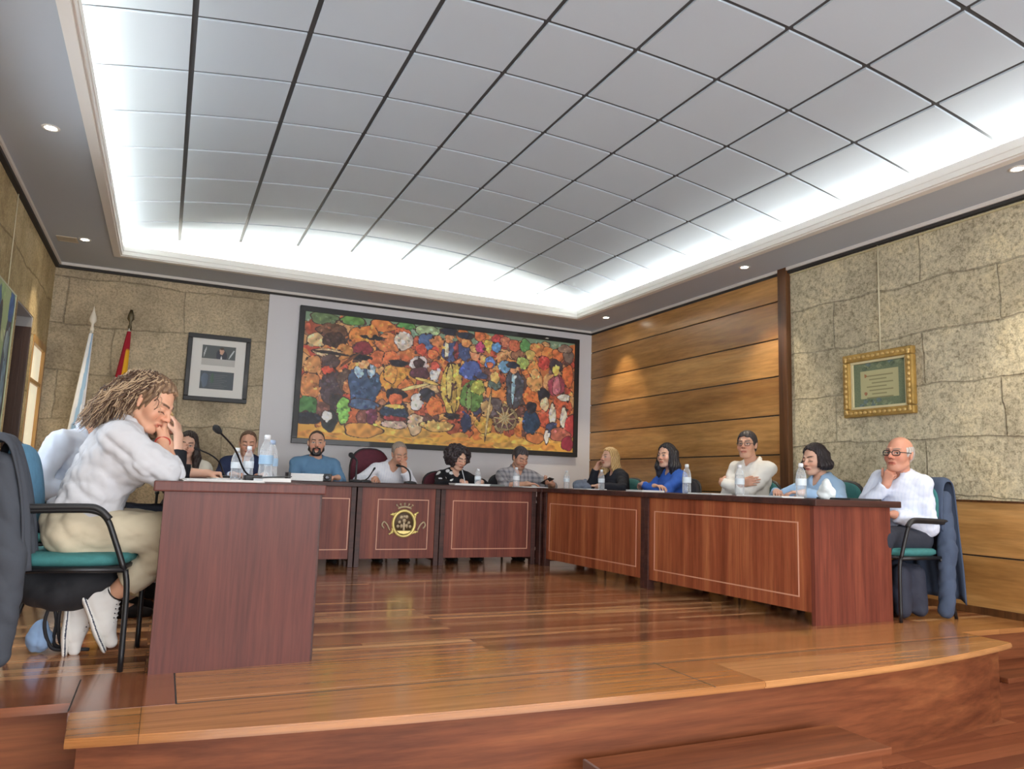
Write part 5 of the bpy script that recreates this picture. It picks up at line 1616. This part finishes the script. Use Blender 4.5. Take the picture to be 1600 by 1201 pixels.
person('curly haired woman in a black and white patterned blouse writing in a notebook', dict(
    pelvis=(2.87, 7.80, .50), neck=(2.865, 7.69, .92), head=(2.875, 7.60, 1.05), yaw=-90, hyaw=-74, hpitch=-22, fem=1, skin=S2, hairc=(40, 32, 34), seed=25, eyes='down',
    armR=dict(w=(2.80, 7.28, .80), pole=(-.8, .1, -.4), d=(.0, -1, -.05), curl=.75), armL=dict(w=(3.02, 7.28, .80), pole=(.8, .1, -.4), d=(-.5, -.8, -.02), curl=.25),
    top=dict(paint=flowers, c=(26, 26, 30), vneck=.10), hair=h_curly()))
person('dark haired man in a grey check shirt looking down at his phone, back desk', dict(
    pelvis=(3.62, 7.80, .53), neck=(3.615, 7.70, .965), head=(3.62, 7.61, 1.085), yaw=-90, hyaw=-84, hpitch=-24, skin=S3, hairc=(52, 48, 50), seed=26, eyes='down', stubble=.3, girth=1.08, shw=1.1,
    armR=dict(w=(3.56, 7.30, .80), pole=(-.8, .1, -.4), d=(1, -.15, 0), curl=.35), armL=dict(w=(3.86, 7.28, .805), pole=(.8, .1, -.4), d=(-.9, -.3, .15), n=(-.1, .2, 1), curl=.6),
    top=dict(paint=plaid, collar=True, sleeve=.62), hair=h_short(.009)))
# ---------------------------------------------------------------- right row (facing left)
person('blonde woman in black resting her cheek on her hand, farthest on the right row', dict(
    pelvis=(4.80, 7.38, .53), neck=(4.77, 7.42, .985), head=(4.70, 7.47, 1.125), yaw=178, hyaw=186, hpitch=6, hroll=-6, fem=1, skin=S2, hairc=(176, 138, 84), hairc2=(218, 184, 128), browc=(120, 90, 60), seed=31, gaze=-.5,
    armR=dict(w=(4.60, 7.60, 1.0), pole=(-.4, .5, -1), d=(.35, -.25, .9), n=(.5, -.7, 0), curl=.55), armL=dict(w=(4.40, 7.20, .80), pole=(.1, -.8, -.4), d=(-.5, .85, 0), curl=.4),
    top=dict(c=(36, 38, 46), vneck=.13), hair=h_long(.20, .030, -.014)))
person('woman with long dark hair and arms folded in a royal blue top', dict(
    pelvis=(4.80, 6.36, .54), neck=(4.775, 6.37, .985), head=(4.705, 6.38, 1.135), yaw=182, hyaw=196, hpitch=-2, fem=1, skin=S2, hairc=(26, 25, 29), hairc2=(44, 43, 50), seed=32,
    armR=dict(w=(4.50, 6.30, .815), pole=(.1, .9, -.5), d=(.1, -1, .05), curl=.4), armL=dict(w=(4.46, 6.44, .835), pole=(.1, -.9, -.5), d=(.35, .9, .0), curl=.4),
    top=dict(c=(48, 88, 176), vneck=.05, amp=.005), hair=h_long(.23, .042, .0, flare=.02)))
person('man with glasses and crossed arms in a white shirt, before the wood panelling', dict(
    pelvis=(4.80, 5.27, .56), neck=(4.845, 5.275, 1.07), head=(4.80, 5.30, 1.215), yaw=188, hyaw=211, hpitch=2, skin=S1, hairc=(44, 40, 42), seed=33, glasses=metalg, girth=1.1, shw=1.12, hsize=1.04,
    armR=dict(w=(4.60, 5.16, .86), pole=(.1, .9, -.6), d=(.35, -.9, .2), n=(1, .3, 0), curl=.35), armL=dict(w=(4.57, 5.37, .87), pole=(.1, -.9, -.6), d=(.55, .8, .05), n=(1, -.6, 0), curl=.4),
    top=dict(c=(232, 230, 224), collar=True, amp=.0055), hair=h_short(.010)))
person('woman with a dark bob in a light blue collared shirt, head turned left', dict(
    pelvis=(4.80, 4.40, .50), neck=(4.765, 4.41, .925), head=(4.70, 4.425, 1.065), yaw=178, hyaw=182, hpitch=-8, fem=1, skin=S2, hairc=(34, 28, 30), seed=34, eyes='down',
    armR=dict(w=(4.42, 4.55, .80), pole=(.2, .9, -.4), d=(-.6, -.7, 0), curl=.4), armL=dict(w=(4.42, 4.27, .80), pole=(.2, -.9, -.4), d=(-.6, .7, 0), curl=.4),
    top=dict(c=(156, 188, 222), collar=True), hair=h_long(.085, .036, -.006, flare=.02)))
person('balding man with dark glasses in a pale shirt holding his chin, nearest right', dict(
    pelvis=(4.70, 3.64, .53), neck=(4.71, 3.655, .955), head=(4.65, 3.625, 1.085), yaw=180, hyaw=190, hpitch=4, hroll=2, skin=(198, 140, 116), hairc=(150, 142, 136), hairc2=(196, 190, 186), browc=(120, 104, 96), seed=35, glasses=blackg, rim=1.7, hsize=1.05, gaze=-.6, shtilt=-.08,
    shR=(4.67, 3.80, .915), shL=(4.73, 3.515, .88),
    legL=((4.36, 3.55, .52), (4.20, 3.56, .085), (-1, 0, 0)), legR=((4.36, 3.70, .52), (4.18, 3.72, .085), (-1, 0, 0)),
    armR=dict(w=(4.55, 3.655, .875), pole=(-.5, .5, -1), d=(.10, -.30, .9), n=(.9, .1, .2), curl=1.1, thumb=.1, index=.8), armL=dict(w=(4.50, 3.56, .675), pole=(.5, -.3, -.9), d=(-.9, .4, 0), curl=.5),
    top=dict(paint=stripes((212, 220, 238), (202, 212, 234), 300), collar=True, amp=.0055), hair=h_sides(), girth=.92))
# ---------------------------------------------------------------- left row (facing right)
person('person in a white collared shirt mostly hidden behind the woman in the white blouse', dict(
    pelvis=(-.62, 4.88, .53), neck=(-.42, 4.86, 1.0), head=(-.285, 4.86, 1.085), yaw=0, hyaw=2, hpitch=-20, skin=S1, hairc=(92, 68, 48), seed=41,
    shR=(-.52, 4.68, .94), armR=dict(w=(-.36, 4.66, .70), pole=(-.5, -.4, -.8), d=(.9, .2, -.1)), armL=dict(w=(-.18, 5.0, .79), pole=(0, .8, -.5), d=(.9, -.2, 0)),
    top=dict(c=(186, 196, 212), collar=True, amp=.006), hair=h_short(.012)))  # white shirt, shade put into its darker, cooler colour
person('blonde woman in black on the left row, hand in her hair, elbow on desk', dict(
    pelvis=(-.42, 5.50, .53), neck=(-.15, 5.48, .985), head=(-.06, 5.44, 1.10), yaw=5, hyaw=-12, hpitch=-10, hroll=10, fem=1, skin=S2, hairc=(168, 132, 84), hairc2=(206, 172, 118), seed=42,
    shR=(-.15, 5.32, .905), armR=dict(e=(.075, 5.27, .80), w=(.07, 5.32, 1.035), pole=(.5, -.3, -1), d=(-.15, .35, .9), n=(-.8, .5, 0), curl=.4), armL=dict(e=(.03, 5.60, .80), w=(.27, 5.58, .80), pole=(.1, .6, -.6), d=(1, .05, 0), curl=1.15),
    top=dict(c=(30, 31, 36), sleeve=.78, vneck=.06), hair=h_long(.2, .032, -.01)))

# ---------------------------------------------------------------- the woman in the foreground
def sneaker(root, base, an, fd, sn):
    fd = unit(fd); sn = unit(V3(sn) - fd * (V3(sn) @ fd)); sd = np.cross(fd, sn)
    c0 = an + sn * .050
    heel, ball, toe = c0 - fd * .045, c0 + fd * .11, c0 + fd * .185
    f = Field()
    f.cap(heel, ball, .036, .036, .02); f.cap(ball, toe, .036, .024, .02)
    f.cap(an - sn * .005 - fd * .012, c0, .040, .036, .02); f.cap(an + fd * .02, c0 + fd * .10 - sn * .012, .034, .028, .02)
    f.cap(an - sn * .06, an - sn * .012, .036, .030, .004, sub=True)
    lo, hi = f.bounds()
    V, F = surface_nets(lambda P: f(P) + folds(P, .001, 110, 4), lo, hi, .0042)
    up = link_mesh('sneaker', np_mesh('sneaker', V - base, F, np.tile(rgb((230, 228, 224)), (len(V), 1))), CLOTH, root, True)
    f = Field(); c1 = c0 + sn * .036
    f.cap(c1 - fd * .046, c1 + fd * .115, .041, .043, .02, flat=(sn, .36)); f.cap(c1 + fd * .115, c1 + fd * .185, .043, .033, .02, flat=(sn, .36))
    lo, hi = f.bounds()
    V, F = surface_nets(f, lo, hi, .0036)
    h = (V - c1) @ sn
    C = np.tile(rgb((236, 234, 228)), (len(V), 1)); C[np.abs(h + .005) < .0022] = rgb((44, 52, 74)); C[h > .0125] = rgb((196, 180, 150))
    link_mesh('sole', np_mesh('sole', V - base, F, C), CLOTH, up, True)
    bm = NB()
    for k in range(5):
        c = an + fd * (.035 + .017 * k) + sn * (-.006 + .0085 * k) - sn * .026
        tube(bm, smooth_path([c - sd * .022 + sn * .012 - base, c - base, c + sd * .022 + sn * .012 - base], 4), .0026, 6)
    obj('laces', bm, plain('laces', (240, 240, 240), .8), up, True)
    bm = NB()
    for k in range(5):
        for q in (-1, 1):
            c = an + fd * (.035 + .017 * k) + sn * (-.006 + .0085 * k) - sn * .012 + sd * q * .025
            sphere(bm, c - base, .0032, 8, 6)
    obj('eyelets', bm, plain('eyelets', (40, 40, 44), .5), up, True)

W1 = dict(pelvis=(-.315, 3.75, .555), neck=(-.155, 3.755, 1.005), head=(-.075, 3.755, 1.105), yaw=0, hyaw=-30, hpitch=-28, hroll=4, fem=1, skin=(212, 158, 128), hairc=(96, 72, 54), hairc2=(140, 112, 86), browc=(76, 54, 40), eyes='down', seed=51,
    hb=.005, hh=.003, hc=.006, girth=1.0, shL=(-.14, 3.90, .95), shR=(-.185, 3.60, .935),
    armR=dict(e=(.0, 3.60, .80), w=(-.015, 3.765, .94), pole=(.6, -.6, -.5), d=(.0, .12, .95), n=(-.9, .1, .3), curl=.95, thumb=.3, hs=.92),
    armL=dict(e=(.02, 3.93, .80), w=(.005, 3.845, .925), pole=(.5, .5, -.7), d=(-.3, -.1, .9), n=(-.7, -.3, .3), curl=.9, hs=.92),
    legR=((.125, 3.67, .545), (-.165, 3.745, .255), (.38, .05, -.92), (-.93, 0, -.36)), legL=((.13, 3.86, .535), (-.24, 3.86, .205), (.02, .0, -1), (-1, 0, 0)),
    top=dict(name='blouse', c=(194, 195, 200), sleeve=.62, o=.020, puff=.016, amp=.0062, freq=60, axis=(.62, .05, -.5), collar=True, vneck=.05, hem=.045), trousers=(196, 184, 158), hem=.22, tamp=.006, noshoes=True,
    hair=h_long(.17, .036, -.03, flare=.01, noise=.004, sides=(1, 0)))
person('woman in white blouse and beige trousers, chin on hand, in the left foreground', W1)
root, base, R1 = W1['_root'], W1['_base'], W1['_R']
for sd, sn in (('R', (-.93, .0, -.36)), ('L', (-1, .05, -.02))):
    hip, kn, an, fd = W1['_legs'][sd]
    sneaker(root, base, an, fd, sn)
# loose wavy locks
rs = np.random.RandomState(8)
Hh = V3(W1['head'])
locks = []
bmA, bmB = NB(), NB()
n = 950
for i in range(n):
    z = rs.uniform(-.35, 1.0); a = rs.uniform(0, 2 * PI)
    q = math.sqrt(max(0, 1 - z * z)); d = V3(q * math.cos(a), q * math.sin(a), z)
    if d[1] > .30 and z < .74: continue
    if d[1] > .02 and z < .22 and d[0] > 0: continue
    if d[1] > .62: continue
    p0 = Hh + R1 @ (V3(0, -.02, .03) + d * V3(.086, .108, .098) * rs.uniform(.94, 1.1))
    side = d[0]
    back_ = V3(-.10 - .05 * rs.rand(), (3.765 - p0[1]) * .1 - side * .03, -.03 - .03 * rs.rand())
    out = R1 @ d
    p1 = p0 + out * .012 + back_ * .4 + V3(0, 0, .006)
    fall = rs.rand()
    endx = -.17 - .19 * fall; 
    endz = .985 - .03 * rs.rand() + .10 * max(0, (.3 - fall))
    lat = 3.75 - side * (.10 + .04 * rs.rand()) if abs(side) > .05 else 3.75 + rs.uniform(-.08, .08)
    if d[1] > .15 and side > .3 and rs.rand() < .18:    # locks in front of the ear on the near side
        p3 = p0 + V3(-.035 + .04 * rs.rand(), -.012, -.10 - .07 * rs.rand()); p2 = (p0 + p3) / 2 + V3(-.015, -.02, .01)
    else:
        p3 = V3(endx, lat, endz + .02)
        p2 = (p1 + p3) / 2 + V3(-.015, -side * .045, .025)
    pts = smooth_path([p0, p1, p2, p3], 15)
    cl = int((a + z * 2.5) * 3.2); w0 = (cl * 2.399) % 6.28 + rs.uniform(-1.6, 1.6); am = rs.uniform(.006, .015); fq = rs.uniform(.5, .95)
    P = []
    for k, p in enumerate(pts):
        u = k / (len(pts) - 1); b = am * min(1, u * 2.5)
        P.append(Vector((p[0] + b * math.sin(w0 + k * fq) * .7, p[1] + b * math.cos(w0 + k * fq), p[2] + b * math.sin(w0 + 1 + k * fq))) - Vector(base))
    r0 = rs.uniform(.0016, .0034)
    tube(bmA if rs.rand() < .5 else bmB, P, [r0 * (1 - .75 * (k / (len(P) - 1)) ** 2) for k in range(len(P))], 4)
hairA = plain('lock_brown', (84, 60, 44), .45); hairB = plain('lock_fair', (176, 148, 116), .45)
obj('brown_locks', bmA, hairA, root, True); obj('fair_locks', bmB, hairB, root, True)
# bracelet on the near wrist
S_, E_, Wr, dd, nn, aa = W1['_arms']['R']
ax_ = unit(Wr - E_); u_ = unit(np.cross(ax_, V3(0, 1, 0))); v_ = np.cross(ax_, u_)
bm = NB(); tube(bm, [Vector(Wr - ax_ * .012 + (u_ * math.cos(a) + v_ * math.sin(a)) * .031 - base) for a in [2 * PI * k / 24 for k in range(24)]], .0035, 6, closed=True)
obj('bracelet', bm, plain('bracelet_red', (176, 52, 40), .5), root, True)
# black ankle strap of the woman
hip, kn, an, fd = W1['_legs']['R']
ax_ = unit(an - kn); u_ = unit(np.cross(ax_, V3(0, 1, 0))); v_ = np.cross(ax_, u_)
bm = NB(); tube(bm, [Vector(an - ax_ * .035 + (u_ * math.cos(a) + v_ * math.sin(a)) * .040 + ax_ * .012 * math.sin(a) - base) for a in [2 * PI * k / 24 for k in range(24)]], .003, 6, closed=True)
obj('anklet', bm, blackg, root, True)

# ---------------------------------------------------------------- chairs
armchair('teal armchair with black arms under the woman in the white blouse', (-.30, 3.745, 0), rad(-6), teal, blue_f)
armchair('blue-backed armchair of the person in the white collared shirt', (-.60, 4.89, 0), 0, teal, blue_f)
armchair('armchair under the blonde woman leaning on her elbow, left row', (-.40, 5.52, 0), 0, teal, blue_f)
for x, lab, sm, hi in ((.20, 'chair of the long haired woman with her hand on her mouth', charcoal, False), (.71, 'chair of the man in the navy jacket', charcoal, False), (1.39, 'chair of the bearded man in blue-grey', charcoal, False),
                       (2.02, 'maroon high-backed chair of the white shirted man at the back desk', maroon, True), (2.83, 'dark maroon low chair of the curly haired woman', maroon, False), (3.62, 'chair of the man looking at his phone', charcoal, False)):
    armchair(lab, (x, 7.74, 0), -PI / 2, sm, sm, arms=not hi, high=hi)
for y, lab, m in ((7.38, 'chair of the blonde woman in black, right row', teal), (6.36, 'chair of the woman in royal blue', charcoal), (5.27, 'chair of the man with crossed arms', teal), (4.40, 'chair of the woman with the dark bob', teal), (3.62, 'teal armchair of the balding man, a jacket over its back', teal)):
    armchair(lab, (4.70 if y > 4 else 4.58, y + (.03 if y < 4 else 0), 0), PI, m, m)

# ---------------------------------------------------------------- coats over chairs, bag, pen, phone
def draped(name, label, cat, loc, rz, prof, y0, y1, c, fold=.02, seed=1, flare=.15, extra=None):
    """cloth hung over a chair back; profile of (x,z) points, local y across"""
    rs = np.random.RandomState(seed)
    P = smooth_path([(p[0], 0, p[1]) for p in prof], 8)
    n, m = len(P), 60
    V = np.zeros((n, m, 3)); ph = rs.uniform(0, 6, 4)
    zt = max(p[2] for p in P)
    for i, p in enumerate(P):
        drop = max(0, zt - p[2])
        t = (P[min(i + 1, n - 1)] - P[max(i - 1, 0)]).normalized(); nx, nz = -t.z, t.x
        for j in range(m):
            u = j / (m - 1); y = y0 + (y1 - y0) * u
            y += (u - .5) * flare * drop
            d = fold * min(1, drop * 3) * (math.sin(u * 19 + ph[0] + drop * 1.2) + .6 * math.sin(u * 33 + ph[1] - drop * 2) + .4 * math.sin(drop * 9 + u * 6 + ph[2])) / 1.6
            e = -.028 * (max(0, abs(u - .5) * 2 - .8) / .2) ** 2
            V[i, j] = (p[0] + nx * d, y, p[2] + nz * d * .3 + e)
    idx = np.arange(n * m).reshape(n, m)
    F = np.stack([idx[:-1, :-1], idx[1:, :-1], idx[1:, 1:], idx[:-1, 1:]], -1).reshape(-1, 4)
    me = np_mesh(name, V.reshape(-1, 3), F, np.tile(rgb(c), (n * m, 1)))
    o = link_mesh(name, me, CLOTH, None, True)
    sol = o.modifiers.new('thickness', 'SOLIDIFY'); sol.thickness = .008; sol.offset = 0
    o.location = loc; o.rotation_euler = (0, 0, rz)
    tag(o, label, cat)
    if extra:
        f = Field(); extra(f); lo, hi = f.bounds()
        Vt, Ft = surface_nets(lambda Q: f(Q) + folds(Q, .006, 45, seed), lo, hi, .007)
        link_mesh('sleeve', np_mesh('sleeve', Vt, Ft, np.tile(rgb(c), (len(Vt), 1))), CLOTH, o, True)
    return o
draped('jacket', 'blue-grey jacket hanging over the chair back of the balding man, almost to the floor', 'jacket', (4.58, 3.63, 0), PI,
       [(-.20, .60), (-.215, .74), (-.25, .90), (-.30, .935), (-.345, .90), (-.355, .7), (-.36, .45), (-.37, .12)], -.24, .20, (66, 78, 100), .020, 4, .12,
       lambda f: (f.cap((-.28, .17, .80), (-.23, .22, .45), .045, .05, .03), f.cap((-.23, .22, .45), (-.20, .22, .06), .05, .045, .03)))
draped('coat', 'dark grey denim coat over the teal foreground chair, at the left edge', 'coat', (-.30, 3.745, 0), 0,
       [(-.15, .40), (-.175, .6), (-.215, .80), (-.27, .925), (-.36, .89), (-.38, .7), (-.39, .4), (-.40, .12)], -.27, -.05, (66, 70, 78), .016, 7, .10,
       lambda f: (f.cap((-.27, -.22, .80), (-.21, -.275, .45), .05, .055, .03), f.cap((-.21, -.275, .45), (-.215, -.275, .10), .055, .05, .03)))
f = Field(); f.ell((-.34, 3.80, .285), (.165, .11, .085), k=.03); f.ell((-.26, 3.80, .31), (.13, .10, .07), k=.03); f.cap((-.47, 3.8, .33), (-.2, 3.8, .35), .05, .04, .03)
o = sdf_thing('handbag', 'black cloth bag slung under the teal foreground chair, its straps hanging down', 'bag', f, plain('bag_black', (24, 25, 30), .8, 0, .2, 80), .007, .005, 40, 3, (-.34, 3.80, 0))
bm = NB()
for k, (x, y) in enumerate(((-.38, 3.86), (-.35, 3.88), (-.33, 3.84), (-.40, 3.9))):
    tube(bm, smooth_path([(x + .34, y - 3.8, .26), (x + .34 - .03 + .02 * k, y - 3.8 + .01, .14), (x + .34 + .01 * k, y - 3.8 + .04, .03), (x + .40 + .02 * k, y - 3.8 + .05, .012)], 5), .008, 6)
obj('strap', bm, plain('strap_black', (26, 27, 32), .7), o, True)
f = Field()
for q in (-1, 1): f.cap((4.50, 3.62 + q * .10, .06), (4.50, 3.62 + q * .09, .30), .05, .045, .06); f.cap((4.66, 3.62 + q * .10, .06), (4.66, 3.62 + q * .09, .30), .05, .045, .06)
f.ell((4.58, 3.62, .19), (.12, .13, .18), k=.05)
sdf_thing('bag', 'dark navy bag standing under the teal chair at the near end of the right row', 'bag', f, plain('bag_navy', (34, 38, 54), .8, 0, .2, 80), .008, .004, 40, 6, (4.58, 3.62, 0))
f = Field(); f.ell((-.43, 3.92, .06), (.05, .045, .05), k=.02); f.cap((-.43, 3.92, .08), (-.42, 3.9, .13), .03, .02, .02)
sdf_thing('scarf', 'small bunched light blue cloth on the floor behind the black bag', 'scarf', f, plain('scarf_blue', (128, 156, 192), .85), .006, .006, 70, 5, (-.43, 3.92, 0))
bm = NB(); box(bm, -.036, .036, -.075, .075, -.004, .004, bevel=.003); o = obj('mobile_phone', bm, blackp); o.location = (3.775, 7.245, .838); o.rotation_euler = (rad(-25), rad(10), rad(15))
tag(o, 'black mobile phone in the hand of the man in the check shirt', 'phone')
bm = NB(); tube(bm, [(0, 0, 0), (-.02, .05, .13)], [.0025, .0045], 8); o = obj('pen', bm, capw, None, True); o.location = (2.795, 7.165, .79)
tag(o, 'white pen in the hand of the curly haired woman', 'pen')
# ================================================================== light and camera
def area(name, loc, rot, sx, sy, w, c):
    l = bpy.data.lights.new(name, 'AREA'); l.shape = 'RECTANGLE'; l.size = sx; l.size_y = sy; l.energy = w; l.color = c
    o = bpy.data.objects.new(name, l); COL.objects.link(o); o.location = loc; o.rotation_euler = rot
    return o
area('window_daylight', (XL - .38, 4.3, 1.85), (0, rad(-72), 0), 1.5, 1.9, 22, (.9, .95, 1.0))
area('fill_overhead', (2.0, .2, 2.88), (0, 0, 0), 4.4, 2.4, 60, (1.0, .97, .93))  # added fill lamp overhead, out of view, stands for no fixture
area('fill_from_behind', (2.2, YF + .1, 1.4), (rad(102), 0, 0), 6.0, 2.4, 250, (.93, .96, 1.0))  # added fill lamp behind the camera; the front wall has no windows
for x, y, lab in spots:
    l = bpy.data.lights.new('downlight_beam', 'SPOT'); l.energy = 40; l.color = (1, .84, .62); l.spot_size = rad(75); l.spot_blend = .6; l.shadow_soft_size = .03
    o = bpy.data.objects.new('downlight_beam', l); COL.objects.link(o); o.location = (x, y, ZS - .012)
w = bpy.data.worlds.new('sky'); SC.world = w; w.use_nodes = True
w.node_tree.nodes['Background'].inputs[0].default_value = (.8, .9, 1, 1); w.node_tree.nodes['Background'].inputs[1].default_value = 1.0

cd = bpy.data.cameras.new('camera'); cam = bpy.data.objects.new('camera', cd); COL.objects.link(cam)
cd.sensor_fit = 'HORIZONTAL'; cd.sensor_width = 36.0; cd.lens = 1168.957 / 1600 * 36.0; cd.clip_start = .05
Rm = Matrix(((CAMR[0][0], -CAMR[0][1], -CAMR[0][2]), (CAMR[1][0], -CAMR[1][1], -CAMR[1][2]), (CAMR[2][0], -CAMR[2][1], -CAMR[2][2])))
cam.matrix_world = Matrix.Translation((0, 0, .80)) @ Rm.to_4x4()
SC.camera = cam
SC.view_settings.view_transform = 'Standard'
SC.view_settings.look = 'None'
SC.view_settings.exposure = EXPO
SC.view_settings.gamma = 1.08
SC.cycles.use_denoising = True
SC.cycles.max_bounces = 8
